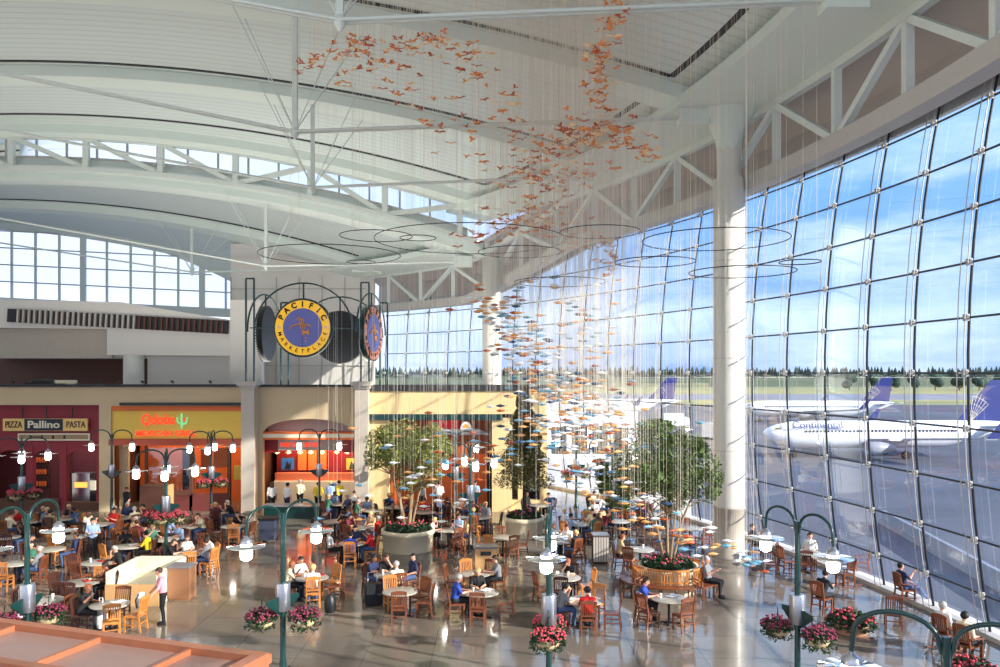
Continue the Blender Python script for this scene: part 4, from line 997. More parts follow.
def tree(x,y,label,crown,cr,nl,leafm,bark,seed,shape='ball',base=.85,size=.085):
    t=thing('indoor_tree',label,'tree',(x,y,base)); q=random.Random(seed); mb=MB(); cz=crown[2]-base
    if shape=='ball':
        for k_ in range(5):
            a=k_*1.256+q.uniform(-.3,.3); top=Vector((math.cos(a)*cr[0]*.6,math.sin(a)*cr[1]*.6,cz+q.uniform(-.3,.3)))
            st=Vector((math.cos(a)*.1,math.sin(a)*.1,-.1)); mid=lerp(st,top,.5)+Vector((math.cos(a)*-.15,math.sin(a)*-.15,0)); mb.tube([st,lerp(st,mid,.5),mid,lerp(mid,top,.5),top],[.06,.05,.04,.03,.015],7)
            for b in range(5):
                p=lerp(mid,top,q.uniform(.0,.8)); mb.tube([p,p+Vector((q.uniform(-.5,.5)*cr[0],q.uniform(-.5,.5)*cr[1],q.uniform(.2,.7)*cr[2]*.6))],[.03,.01],5)
    else:
        mb.tube([(0,0,-.1),(.02,0,cz*.5),(0,.02,cz+cr[2]*.9)],[.09,.07,.02],8)
        for b in range(26):
            z=cz-cr[2]*1.1+2*cr[2]*b/26; a=b*2.4; L=cr[0]*(1-b/30); mb.tube([(0,0,z),(math.cos(a)*L,math.sin(a)*L,z+.25)],[.03,.008],5)
    mb.build('trunk',bark,t); leaves(MB(),(crown[0],0,cz),cr,nl,size,seed,shape).build('foliage',leafm,t,kind='stuff'); return t
X,Y=at(668,590); planter(X,Y,'cream round planter inside the circular wooden bench')
tree(X,Y,'round-crowned olive tree growing from the bench planter',(-.32,0,4.1),(2.1,2.1,1.8),15000,M['leaf'],M['bark'],5)
# circular bench with gaps
bn=thing('circular_bench','curved wooden slat bench wrapped around the olive tree planter','bench',(X,Y,0))
def arcseg(name,a0,a1):
    mb=MB(); n=14; G=[[((r)*math.cos(a),(r)*math.sin(a),.43) for a in np.linspace(a0,a1,n)] for r in (1.25,1.72)]; shell(mb,G,(0,0,.04),smooth=False); mb.build('seat',M['cherry'],bn)
    mb=MB(); 
    for zc,hh in ((.94,.07),(.55,.05)):
        G=[[(1.22*math.cos(a),1.22*math.sin(a),z) for a in np.linspace(a0,a1,n)] for z in (zc-hh/2,zc+hh/2)]; G2=[[ (p[0]*1.03,p[1]*1.03,p[2]) for p in r] for r in G]
        vs=[p for r in G for p in r]+[p for r in G2 for p in r]; fs=[]
        for i in range(n-1): fs+= [(i,i+1,n+i+1,n+i),(2*n+i,3*n+i,3*n+i+1,2*n+i+1),(n+i,n+i+1,3*n+i+1,3*n+i),(i,2*n+i,2*n+i+1,i+1)]
        mb.add(vs,fs)
    for a in np.arange(a0+.04,a1,.075): mb.beam((1.235*math.cos(a),1.235*math.sin(a),.45),(1.235*math.cos(a),1.235*math.sin(a),.93),.035,.02)
    mb.build('backrest',M['honey'],bn)
    for a in np.linspace(a0+.05,a1-.05,4):
        for r in (1.28,1.66): MB().beam((r*math.cos(a),r*math.sin(a),0),(r*math.cos(a),r*math.sin(a),.43),.05,.05).build('leg',M['cherry'],bn)
    for a in (a0,a1): MB().tube([(1.24*math.cos(a),1.24*math.sin(a),.68),(1.7*math.cos(a),1.7*math.sin(a),.64),(1.68*math.cos(a),1.68*math.sin(a),.4)],.025,6).build('armrest',M['cherry'],bn)
for i in range(4): arcseg('s',rad(150+i*75),rad(150+i*75+68))
a=rad(-32); person('sit_read',(X+1.48*math.cos(a),Y+1.48*math.sin(a),0),a-pi/2,'person in grey top reading on right end of curved bench','grey','black','grey',1)
X,Y=at(408,563); Y=35.3; X=(408-500)/F*Y; planter(X,Y,'cream round planter under the yellow-green tree',1.15)
tree(X+.0,Y,'yellow-green leafy tree in front of the tan shops',(0,0,4.15),(1.9,1.9,1.6),11000,M['leaf2'],M['bark'],9)
Y=38.3; X=(524-500)/F*Y; planter(X,Y,'grey-cream round planter below the tall conifer',.95)
tree(X,Y,'tall narrow brownish-green conifer right of the shops',(0,0,4.7),(1.6,1.6,2.3),16000,M['leafb'],M['barkd'],13,'cone',size=.07)
def flower_tub(u,v,r,label,seed):
    x,y,_=fl(u,v); t=thing('flower_tub',label,'flower tub',(x,y,0))
    MB().lathe([(r*.75,0),(r*.8,.05),(r,.27),(r*1.02,.3),(r*.9,.3),(r*.88,.25),(0,.25)],28).build('tub',mat('terracotta_tub%d'%seed,lin(190,140,110),.7),t)
    leaves(leaves(MB(),(0,0,.32),(r*1.1,r*1.1,.4),1000,.08,seed,'mat'),(0,0,.2),(r*1.25,r*1.25,.22),500,.07,seed+1,'mat').build('foliage',M['leafd'],t,kind='stuff')
    mb=MB(); q=random.Random(seed)
    for i in range(90): a=q.uniform(.9,6.0);k_=q.random()**.5*r*1.15; mb.ell((k_*math.cos(a),k_*math.sin(a),.45+.2*(1-k_/r)+q.uniform(-.1,.1)),(.045,.045,.035),6,4)
    mb.build('flowers',M['pink'],t,kind='stuff')
flower_tub(851,632,.58,'low flower tub with pink blooms near the right lamp',21)
flower_tub(972,684,.5,'green leafy tub at the bottom right corner',22)
for i,(u,v) in enumerate(((405,516),(430,519),(452,519),(472,516))): flower_tub(u,v,.7,['leftmost','second','third','rightmost'][i]+' flower tub in the row below the terracotta shop',30+i)
# ---------------------------------------------------------------- lamps
def mk_lamp(arms):
    def f():
        r=empty('street_lamp')
        MB().lathe([(.16,0),(.16,.12),(.09,.2),(.085,.9),(.065,1.0),(.06,4.1),(.05,4.35)],16).build('pole',M['green'],r)
        MB().lathe([(.16,2.1),(.17,2.12),(.17,2.72),(.16,2.74)],20,c=(.0,.0,0)).build('metal_drum',M['drum'],r)
        mb=MB()
        for s in (-1,1): mb.prism([(s*.08,2.0),(s*.5,2.32),(s*.5,2.4),(s*.08,2.45)],-.02,.02)
        mb.build('bracket',M['green'],r,fix=True)
        for k_ in range(arms):
            a=2*pi*k_/arms; dx,dy=math.cos(a),math.sin(a)
            pts=[(0,0,4.0),(dx*.08,dy*.08,4.22)]+[(dx*(.57-.49*math.cos(t)),dy*(.57-.49*math.cos(t)),4.25+.33*math.sin(t)) for t in np.linspace(.25,pi,11)]+[(dx*1.08,dy*1.08,4.0)]
            am=MB().tube(pts,.032,8).build('arm',M['green'],r)
            c=(dx*1.08,dy*1.08,0)
            ln=MB().lathe([(.02,4.02),(.07,3.96),(.12,3.92),(.13,3.86),(.13,3.84)],16,c=c).build('lantern_cap',M['drum'],am)
            MB().lathe([(.12,3.84),(.135,3.6),(.12,3.5),(.05,3.46)],16,c=c).build('lantern_glass',M['glow'],am)
            MB().lathe([(.14,3.80),(.42,3.78),(.42,3.765),(.14,3.785)],28,c=c).build('glass_disc',M['disc'],am)
        return r
    return f
P2=Proto(mk_lamp(2)); P4=Proto(mk_lamp(4))
def mk_basket(petal):
    def f():
        r=empty('flower_basket')
        MB().lathe([(.03,-.26),(.14,-.23),(.24,-.14),(.29,0),(.27,0),(0,-.03)],18).build('bowl',M['basket'],r)
        leaves(leaves(MB(),(0,0,-.02),(.36,.36,.22),460,.055,3,'mat'),(0,0,-.12),(.38,.38,.26),420,.055,4).build('foliage',M['leafd'],r,kind='stuff')
        mb=MB(); q=random.Random(5)
        for i in range(110): a=q.uniform(0,2*pi);k_=q.random()**.5*.38; mb.ell((k_*math.cos(a),k_*math.sin(a),.2-.35*k_*k_/.13*.35+q.uniform(-.06,.06)),(.028,.028,.022),6,4)
        mb.build('flowers',petal,r,kind='stuff')
        MB().tube([(0,0,0),(0,0,.42)],.012,5).build('hanger',M['green'],r)
        return r
    return f
PB={'mauve':Proto(mk_basket(M['mauve'])),'pink':Proto(mk_basket(M['pink']))}
def lamp(proto,x,y,rz,desc,petal='pink',bask=True,br=rad(0),nb=2):
    proto.put((x,y,0),rz,'green street lamp '+desc,'lamp post')
    if bask:
        for k_ in range(nb):
            a=rz+br+2*pi*k_/nb; bx,by=x+.48*math.cos(a),y+.48*math.sin(a)
            sd='nearer' if by<y-.1 else ('farther' if by>y+.1 else ('left' if bx<x else 'right'))
            if nb>2: sd=sidename(math.degrees(a)).replace(' side','')
            PB[petal].put((bx,by,1.93),a,f"{sd} {petal} flower basket on street lamp {desc}",'flower basket')
def ang(a,b): return math.atan2(b[1]-a[1],b[0]-a[0])
lamp(P2,-5.03,19.0,ang((-5.65,18.07),(-4.46,20)),'at the front centre-left','mauve',br=rad(-55))
lamp(P2,1.07,18.0,rad(84),'at the front centre','pink',br=rad(0))
lamp(P2,6.53,18.0,rad(-70),'with the glass drum at front right','mauve',br=rad(20))
lamp(P2,-10.9,18.9,rad(82),'at the front far left','mauve',br=rad(-30))
lamp(P2,5.5,10.1,rad(-28),'at the bottom right corner','mauve',bask=False)
lamp(P4,-13.2,32.4,rad(20),'in front of the grill window','pink',br=rad(-20),nb=4)
lamp(P4,-15.0,42.6,rad(10),'behind the pink basket lamp','pink',br=rad(-10),nb=3)
lamp(P2,-20.6,43.5,0,'before the grey pilaster between restaurants','pink',bask=False)
lamp(P4,-22.4,38.4,rad(30),'before the red pizza arches','pink',nb=3)
lamp(P2,-9.7,44.0,0,'in front of the middle shop','pink',bask=False)
lamp(P2,-2.3,42.5,rad(10),'before the grey canopy','pink',bask=False)
lamp(P4,-1.3,35.5,rad(15),'left of the tall conifer','pink',bask=False)
lamp(P2,4.3,46.3,rad(5),'beside the right end of the shops','pink',br=0)
lamp(P2,5.2,38.0,rad(5),'behind the hanging fish by the glass','pink',bask=False)
# ---------------------------------------------------------------- booth counters, bins, bags
x,y,_=fl(153,600)
b=thing('booth_counter','open-topped tan booth counter beside the pink-shirted person','counter',(x,y,0))
MB().box(-1.25,-1.15,-.7,1.7,0,1.1).box(-1.25,.5,1.6,1.7,0,1.1).box(.4,.5,-.7,1.7,0,1.1).build('side_panel',M['cream'],b)
MB().box(-1.25,.5,-.75,-.65,0,.7).build('front_panel',M['podium'],b); MB().box(-1.15,.4,-.65,1.6,.5,.55).build('worktop',M['cream'],b)
x,y,_=fl(182,598); b=thing('podium','brown wooden podium with grey top beneath the flower baskets','podium',(x,y,0))
MB().box(-.36,.36,-.33,.33,.06,1.08).box(-.33,.33,-.3,.3,0,.06).build('body',mat('brown_laminate',lin(150,104,74),.4),b); MB().box(-.4,.4,-.37,.37,1.08,1.13).build('top',M['greytop'],b)
x,y,_=fl(486,575); b=thing('waste_bin','boxy tan waste bin with grey top between tables','bin',(x,y,0))
MB().box(-.4,.4,-.32,.32,.05,1.05).box(-.36,.36,-.28,.28,0,.05).build('body',M['podium'],b); MB().box(-.42,.42,-.34,.34,1.05,1.12).build('top',M['greytop'],b); MB().box(-.2,.2,-.335,-.32,.8,.95).build('flap',M['dark'],b)
x,y,_=fl(600,562); b=thing('slatted_bin','grey-brown slatted bin left of the planter bench','bin',(x,y,0))
MB().box(-.3,.3,-.3,.3,.04,1.1).build('body',M['brown'],b); 
mb=MB()
for i in range(6): mb.box(-.3+i*.105,-.22+i*.105,-.32,-.3,.08,1.05)
mb.build('slats',M['beigepanel'],b); MB().box(-.33,.33,-.33,.33,1.1,1.15).build('top',M['greytop'],b)
x,y,_=fl(269,541); b=thing('waste_bin','dark blue-grey wheeled bin in the open aisle','bin',(x,y,0))
MB().prism([(-.3,.1),(.3,.1),(.36,1.0),(-.36,1.0)],-.35,.35).build('body',mat('blue_grey_plastic',lin(60,66,86),.5),b,fix=True); MB().box(-.4,.4,-.4,.4,1.0,1.08).build('lid',M['black'],b)
for s in (-1,1): MB().tube([(s*.33,.25,.1),(s*.27,.25,.1)],.1,12).build('wheel',M['black'],b)
x,y,_=fl(132,540); b=thing('tall_cabinet','tall brown cabinet with a lit orange side near the grill','cabinet',(x,y+3,0))
MB().box(-.8,.4,-.4,.4,0,2.1).build('body',M['brown'],b); MB().box(.4,.55,-.4,.4,.2,2.1).build('side_panel',M['podium'],b)
x,y,_=fl(101,628); b=thing('shopping_bag','white crumpled shopping bag standing by the front table','bag',(x,y,0))
mb=MB(); mb.lathe([(.16,0),(.2,.15),(.18,.4),(.12,.62),(.06,.75)],9); mb.v=[(a*(1+.15*math.sin(c*20)),b_*.7,c) for a,b_,c in mb.v]; mb.build('sack',M['bpaper'],b); MB().tube([(-.05,0,.7),(-.05,0,.9),(.05,0,.9),(.05,0,.7)],.015,6).build('handle',M['bpaper'],b)
x,y,_=fl(373,605); b=thing('suitcase','black suitcase with raised handle on the floor','suitcase',(x,y,0),rad(20))
MB().box(-.28,.28,-.18,.18,.05,.72).box(-.25,.25,-.2,.2,.08,.69).build('shell',M['black'],b); MB().tube([(-.15,.1,.7),(-.15,.1,1.05),(.15,.1,1.05),(.15,.1,.7)],.015,6).build('handle',M['drum'],b)
for s in (-1,1): MB().tube([(s*.24,.1,.05),(s*.2,.1,.05)],.05,10).build('wheel',M['tmetal'],b)
x,y,_=fl(330,612); b=thing('duffel_bag','dark shopping bag beside the honey chair by front lamp','bag',(x,y,0))
MB().lathe([(.16,0),(.2,.2),(.17,.45),(.1,.55)],10).build('sack',M['black'],b); MB().tube([(-.08,0,.5),(-.07,0,.7),(.07,0,.7),(.08,0,.5)],.014,6).build('handle',M['black'],b)
x,y,_=fl(152,626); b=thing('backpack','white and grey bag slung on a honey chair by the booth','bag',(x-.35,y+.1,.48))
MB().ell((0,0,.25),(.2,.13,.27)).build('sack',M['bpaper'],b); MB().tube([(-.1,-.12,.05),(-.12,-.16,.3),(-.05,-.1,.48)],.02,6).build('strap',M['dark'],b)
x,y,_=fl(300,505); b=thing('serving_counter','dark green canopied counter in front of middle shop','counter',((300-500)/F*43.2,43.2,0))
MB().box(-1.8,1.9,-.4,.4,0,.62).build('body',M['green'],b); MB().box(-1.9,2.0,-.5,.5,.62,.68).build('top',M['greytop'],b)
# ---------------------------------------------------------------- wooden canopy roof at lower left
cz=4.6
def cpt(u,v): x,y=at(u,v,cz); return Vector((x,y,cz))
cn=thing('canopy','varnished wood framed canopy roof with frosted panels at lower left','canopy',(0,0,0))
A0,A1=cpt(-60,616),cpt(268,660); B0,B1=cpt(-60,640),cpt(262,672)
dA=(A1-A0).normalized(); per=Vector((dA.y,-dA.x,0))
def ext_(p,t): return p+per*t
MB().beam(A0,A1,.13,.1).build('rail',M['railwood'],cn); MB().beam(A0+per*1.05,A1+per*1.02,.12,.12).build('rail',M['railwood'],cn); MB().beam(A0+per*2.4,A1+per*2.4,.12,.12).build('rail',M['railwood'],cn)
MB().beam(A1-dA*.06,A1-dA*.06+per*2.5,.14,.16).build('end_rail',M['railwood'],cn)
L=(A1-A0).length
for t in (.27,.54,.8):
    p=A0+dA*L*t; MB().beam(p,p+per*2.4,.045,.06).build('cross_bar',M['railwood'],cn)
vs=[A0,A1,A1+per*2.4,A0+per*2.4]; MB().add([v+Vector((0,0,-.03)) for v in vs]+[v+Vector((0,0,-.06)) for v in vs],[(0,3,2,1),(4,5,6,7),(0,1,5,4),(1,2,6,5),(2,3,7,6),(3,0,4,7)]).build('panel',M['frost'],cn)
for t in (.02,.5,.95):
    p=A0+dA*L*t+per*1.2; MB().beam(p-Vector((0,0,4.6)),p-Vector((0,0,.06)),.12,.12).build('post',M['railwood'],cn)
# ---------------------------------------------------------------- hanging sculpture
def bird_mesh(col):
    mb=MB(); mb.tube([(0,-.13,0),(0,-.05,.01),(0,.06,.01),(0,.14,0)],[.004,.03,.03,.006],6)
    for s in (-1,1):
        vs=[(0,.06,.02),(s*.17,.02,.1),(s*.26,-.08,.06),(s*.1,-.06,.03),(0,-.06,.02)]
        mb.add(vs+[(a,b,c-.008) for a,b,c in vs],[(0,1,2,3,4),(9,8,7,6,5)]+[(i,5+i,5+(i+1)%5,(i+1)%5) for i in range(5)])
    mb.add([(0,-.1,.0),(-.05,-.2,.01),(.05,-.2,.01)],[(0,1,2)]); return mb
def fish_mesh(col):
    mb=MB(); prof=[(0,.0),(.06,.04),(.16,.065),(.26,.04),(.33,.014)]
    pts=[(x-.17,0,0) for x,_ in prof]; mb.tube(pts,[max(r*.9,.004) for _,r in prof],8)
    for vs in ([(.14,0,0),(.24,-.07,0),(.21,0,0),(.24,.07,0)],[(-.02,.03,0),(.04,.12,.0),(.08,.02,0)],[(-.02,-.03,0),(.04,-.12,.0),(.08,-.02,0)]):
        n=len(vs); mb.add([(a,b,.006) for a,b,c in vs]+[(a,b,-.006) for a,b,c in vs],[tuple(range(n)),tuple(range(n,2*n))[::-1]]+[(i,n+i,n+(i+1)%n,(i+1)%n) for i in range(n)])
    return mb
M['wire']=mat('pale_wire',lin(238,226,210),.4)
bc={'orange':mat('orange_foil',lin(240,150,76),.35,.1),'copper':mat('copper_foil',lin(200,104,58),.35,.2),'gold':mat('pale_gold_foil',lin(252,216,166),.35,.1)}
fc={'white':mat('white_fish_paint',lin(240,240,240),.4),'orange':mat('orange_fish_paint',lin(240,172,104),.4),'blue':mat('slate_blue_fish_paint',lin(50,84,120),.4),'teal':mat('pale_blue_fish_paint',lin(120,176,206),.4),'rust':mat('rust_fish_paint',lin(190,84,40),.4)}
ub=MB().tube([(0,0,0),(0,0,1)],.0028,4,cap=False).build('wire',M['wire']); WIRE=ub.data; bpy.data.objects.remove(ub)
BM={k_:(lambda o:(o.data,bpy.data.objects.remove(o))[0])(bird_mesh(k_).build('bird',m)) for k_,m in bc.items()}
FM={k_:(lambda o:(o.data,bpy.data.objects.remove(o))[0])(fish_mesh(k_).build('fish',m)) for k_,m in fc.items()}
def hang(name,me,p,rz,tilt,label,cat,group,sc=1):
    o=bpy.data.objects.new(name,me); COL.objects.link(o); o.location=p; o.rotation_euler=(tilt,0,rz); o.scale=(sc,)*3; tag(o,label,cat,group)
    w=bpy.data.objects.new('wire',WIRE); COL.objects.link(w); w.parent=o
    zc=zU(p[0],p[1])-p[2]-.1
    w.matrix_local=(Matrix.Translation(p)@Matrix.Rotation(rz,4,'Z')@Matrix.Rotation(tilt,4,'X')@Matrix.Scale(sc,4)).inverted()@Matrix.Translation(p)@Matrix.Diagonal((1,1,zc,1))
q=random.Random(11)
def pos(u,v,Y): return ((u-500)/F*Y,Y,H-(v-V0)/F*Y)
birds=[]
def polyl(pts,n,spread,Yf_):
    # pts (u,v,Y) path
    out=[]
    segs=[math.dist(a[:2],b[:2]) for a,b in zip(pts,pts[1:])]; T_=sum(segs)
    for i in range(n):
        t=q.random()*T_
        for a,b,L_ in zip(pts,pts[1:],segs):
            if t<=L_: break
            t-=L_
        f=t/L_; sp=a[3]+(b[3]-a[3])*f if len(a)>3 else spread
        u=a[0]+(b[0]-a[0])*f+q.gauss(0,sp); v=a[1]+(b[1]-a[1])*f+q.gauss(0,sp*.75); Y_=a[2]+(b[2]-a[2])*f+q.gauss(0,.7)
        out.append((u,v,Y_))
    return out
birds+=polyl([(618,2,24,7),(603,50,25,7),(596,100,26,7),(596,135,27,14)],120,6,0)
birds+=polyl([(560,135,27,12),(600,130,27,12),(640,148,27,8),(650,160,27,5)],90,9,0)
birds+=polyl([(600,135,27,16),(560,150,28,16),(520,175,29,18),(540,205,29,18),(580,175,29,18)],150,14,0)
birds+=polyl([(460,242,29,5),(500,225,29,12),(545,215,30,14),(580,250,30,10)],85,12,0)
birds+=polyl([(300,68,30,6),(340,52,30,11),(400,48,29,10),(440,36,29,6)],105,9,0)
birds+=polyl([(440,40,29,8),(475,60,28,9),(500,95,28,10),(510,130,28,14)],55,9,0)
birds+=polyl([(330,78,30,8),(420,90,29,22),(450,130,29,20),(500,150,29,20)],55,15,0)
birds+=polyl([(592,230,30,7),(615,250,30,7),(605,285,30,7)],30,8,0)
nb=0; morebirds=[]
birds.sort(key=lambda f:f[2])
for i,(u,v,Y_) in enumerate(birds):
    p=pos(u,v,Y_)
    if p[2]>zU(p[0],p[1])-.4: p=(p[0],p[1],zU(p[0],p[1])-.4-q.random()*.5)
    kd=q.choices(['orange','copper','gold'],[5,3,3])[0]; nb+=1
    if nb>300: morebirds.append((p,kd)); continue
    hang('hanging_bird',BM[kd],p,q.uniform(0,6.28),q.uniform(-.5,.5),{'orange':'orange','copper':'dark copper','gold':'pale golden'}[kd]+' bird cutout hanging on a wire in the ceiling swirl','bird sculpture',{'orange':'orange','copper':'copper','gold':'pale golden'}[kd]+' birds in the swirl',q.uniform(.6,.95))
fish=[]
fish+=polyl([(500,300,30,16),(520,340,30,18),(535,370,30,22),(560,395,30,26)],210,16,0)
fish+=polyl([(570,390,29,26),(585,420,28,30),(600,445,28,30)],230,24,0)
fish+=polyl([(600,470,28,22),(620,490,27,20),(640,520,26,20)],70,20,0)
fish+=polyl([(520,430,30,18),(440,470,31,40),(410,505,31,36),(400,520,31,40)],80,24,0)
fish+=polyl([(560,290,30,20),(600,320,30,18),(560,350,30,20)],36,18,0)
fish+=polyl([(660,530,25,14),(720,550,24,16),(760,570,23,12),(750,590,23,8)],40,12,0)
small=MB(); nf=0; FN={'white':'white','orange':'light orange','blue':'slate blue','teal':'pale blue','rust':'rust-coloured'}
smallw=[]
fish.sort(key=lambda f:f[2])
for i,(u,v,Y_) in enumerate(fish):
    p=pos(u,v,Y_)
    if p[2]<2.0:
        p=(p[0],p[1],2.0+q.random()*.5)
    kd=q.choices(list(fc),[6,5,2,3,2])[0]; nf+=1
    if nf<=300: hang('hanging_fish',FM[kd],p,q.uniform(-.5,.5)+(pi if q.random()<.3 else 0),0,'flat '+FN[kd]+' fish cutout hanging on a wire in the lower swarm','fish sculpture',FN[kd]+' fish in the swarm',q.uniform(.75,1.1))
    else: smallw.append((p,kd))
mb=MB(); kds=list(fc)
for p,kd in smallw:
    f=fish_mesh(kd); mb.add([(v[0]+p[0],v[1]+p[1],v[2]+p[2]) for v in f.v],f.f,kds.index(kd)); mb.tube([p,(p[0],p[1],zU(p[0],p[1])-.1)],.0026,4,mi=len(kds),cap=False)
o=mb.build('hanging_fish_cluster',[fc[c] for c in kds]+[M['wire']]); tag(o,'many further small coloured fish cutouts hanging deep in the swarm','fish sculpture',kind='stuff')
mb=MB(); kds=list(bc)
for p,kd in morebirds:
    a=q.uniform(0,6.28); f=bird_mesh(kd); Mx=Matrix.Translation(p)@Matrix.Scale(.8,4)@Matrix.Rotation(a,4,'Z')@Matrix.Rotation(q.uniform(-.4,.4),4,'X'); mb.add([Mx@Vector(v) for v in f.v],f.f,kds.index(kd)); mb.tube([p,(p[0],p[1],zU(p[0],p[1])-.1)],.0026,4,mi=len(kds),cap=False)
o=mb.build('hanging_bird_cluster',[bc[c] for c in kds]+[M['wire']]); tag(o,'many further small orange bird cutouts hanging deep in the ceiling swirl','bird sculpture',kind='stuff')
# extra empty wires of the sculpture
mb=MB()
for i in range(110):
    u=q.gauss(520,110); 
    if not 300<u<670: continue
    Y_=q.uniform(24,32); x=(u-500)/F*Y_; zb_=H-(q.uniform(330,560)-V0)/F*Y_
    mb.tube([(x,Y_,max(zb_,1.5)),(x,Y_,zU(x,Y_)-.6)],.003,4,cap=False)
o=mb.build('suspension_wires',M['wire']); tag(o,'sheaf of fine pale wires hanging from the ceiling through the sculpture','wires',kind='stuff')
# dark hoops
for i,(u,v,Y_,w_) in enumerate(((376,236,29,36),(418,238,29,18),(361,262,31,14),(470,240,30,95),(715,240,24,72),(655,262,25,40),(742,272,24,52),(800,262,22,20),(600,232,28,40),(520,252,30,42),(330,255,30,70),(560,282,30,46))):
    p=pos(u,v,Y_); r_=w_/F*Y_
    t=thing('suspended_hoop',['thin dark hoop over the market signs, leftmost of the small ones','tiny dark hoop right of the small left hoops','smallest dark hoop just above the yellow round sign','very wide dark hoop above the far shops','wide dark hoop crossing in front of the big column','dark hoop left of the big column','lower dark hoop right of the big column','small dark hoop against the glass right of column','dark hoop at the swirl under the birds','dark hoop above the distant column','broad dark hoop at left over the signs','dark hoop low among the first fish'][i],'hoop',p)
    MB().tube([(r_*math.cos(a),r_*math.sin(a),.0) for a in np.linspace(0,2*pi,49)[:-1]],.016,5,closed=True).build('ring',M['black'],t)
    for a in (0.3,2.4,4.5):
        zz=zU(p[0]+r_*math.cos(a),p[1]+r_*math.sin(a))-p[2]-.1
        MB().tube([(r_*math.cos(a),r_*math.sin(a),0),(r_*math.cos(a),r_*math.sin(a),zz)],.005,4,cap=False).build('wire',M['wire'],t)
# ---------------------------------------------------------------- airfield
def airliner(loc,rz,label,detail=True):
    t=thing('airliner',label,'aircraft',loc,rz)
    prof=[(-18,.05,.3),(-17.4,.75,.2),(-16,1.4,.05),(-14,1.85,0),(-11,1.95,0),(8,1.95,0),(12,1.6,.35),(15.5,.95,.95),(18.5,.25,1.4)]
    mb=MB(); mb.tube([(x,0,3.3+z) for x,r,z in prof],[r for x,r,z in prof],24); mb.build('fuselage',M['planewhite'],t)
    MB().prism([(10.5,4.9),(15.8,11.0),(18.2,11.0),(17.3,5.1)],-.15,.15).build('tail_fin',M['planeblue'],t,fix=True)
    mb=MB()
    for i in range(7):
        a=rad(42+i*8); L9=4.4-.25*abs(i-3); mb.beam((12.4,-.17,4.9),(12.4+math.cos(a)*L9,-.17,4.9+math.sin(a)*L9),.05,.02,up=(0,1,0))
    for rr_ in (1.6,2.7,3.8): mb.tube([(12.4+rr_*math.cos(a),-.17,4.9+rr_*math.sin(a)) for a in np.linspace(rad(40),rad(84),9)],.03,4)
    mb.build('fin_globe_lines',M['cream'],t)
    for s in (-1,1):
        w=MB(); vs=[(-3.5,s*1.6,2.5),(2.8,s*1.6,2.5),(6.2,s*15,3.6),(4.6,s*15,3.6)]
        w.add(vs+[(a,b,c+.28) for a,b,c in vs],[(0,1,2,3),(7,6,5,4)]+[(i,4+i,4+(i+1)%4,(i+1)%4) for i in range(4)]); wo=w.build('wing',M['planegrey'],t,fix=True)
        MB().prism([(4.8,3.8),(6.3,3.8),(7.6,6.2),(6.9,6.2)],s*15-.06,s*15+.06).build('winglet',M['planeblue'],wo,fix=True)
        mb=MB(); mb.tube([(-5.4,s*5,1.75),(-5.1,s*5,1.75),(-3.6,s*5,1.75),(-1.6,s*5,1.8)],[.75,.92,.9,.5],18); mb.build('engine',M['planegrey'],wo)
        h=MB(); vs=[(13,s*.7,4.3),(16.4,s*.7,4.4),(18.4,s*6,4.9),(17.2,s*6,4.9)]; h.add(vs+[(a,b,c+.15) for a,b,c in vs],[(0,1,2,3),(7,6,5,4)]+[(i,4+i,4+(i+1)%4,(i+1)%4) for i in range(4)]); h.build('tailplane',M['planewhite'],t,fix=True)
        MB().tube([(1.4,s*2.8,.6),(1.4,s*2.8,2.4)],.12,8).tube([(1.4,s*2.5,.55),(1.4,s*3.1,.55)],.55,16).build('landing_gear',M['black'],t)
    MB().tube([(-13.4,0,.5),(-13.4,0,1.8)],.1,8).tube([(-13.4,-.2,.42),(-13.4,.2,.42)],.42,14).build('landing_gear',M['black'],t)
    mb=MB()
    for i in range(42): mb.box(-12.6+i*.53,-12.38+i*.53,-1.97,-1.85,3.72,4.02)
    mb.box(-16.6,-15.8,-1.2,-1.1,4.1,4.35)
    mb.build('cabin_windows',M['ink'],t,kind='stuff')
    if detail:
        text('airline_lettering','Continental',1.35,M['planeblue'],t,(-10.9,-1.93,4.75),width=7.2,bold=.01,ext=.04,rot=(rad(74),0,0))
        text('airline_lettering','AIRLINES',.4,M['planeblue'],t,(-8.3,-1.98,4.28),width=2.6,ext=.02)
    return t
zg=-4.4
airliner((55.,117,zg),rad(4),'nearest white airliner with blue globe tail beyond the right glass')
airliner((77.,200,zg),rad(-4),'white airliner with blue tail parked behind the nearest one',False)
airliner((28.,215,zg),rad(-3),'distant white airliner seen left of the big column',False)
b=thing('airport_building','low white terminal building far beyond the fish swarm','building',((585-500)/F*75,80,zg))
MB().box(-3.5,5,-4,4,0,8.6).build('block',M['planewhite'],b); MB().box(-3.7,5.2,-4.2,4.2,8.6,8.9).build('roof',M['concrete'],b)
for i in range(4): MB().box(-3+i*1.9,-1.6+i*1.9,-4.05,-4,4.5,7).build('window',M['mull'],b)
def truck(u,v,label,body):
    Y_=F*(H-zg)/(v-V0); t=thing('service_truck',label,'truck',((u-500)/F*Y_,Y_,zg))
    MB().box(-2.8,1.4,-1.1,1.1,.6,3.2).build('cargo_box',body,t); MB().prism([(1.5,.6),(3.0,.6),(3.0,1.5),(2.5,2.4),(1.5,2.4)],-1.05,1.05).build('cab',M['planewhite'],t,fix=True)
    for x_ in (-2,2.1):
        for s in (-1,1): MB().tube([(x_,s*1.0,.45),(x_,s*.75,.45)],.45,14).build('wheel',M['black'],t)
truck(676,428,'white box truck on the apron left of the big column',M['planewhite']); truck(716,440,'dark service truck beside the column on the apron',M['planegrey']); truck(600,430,'white service truck beyond the fish by far glass',M['planewhite'])
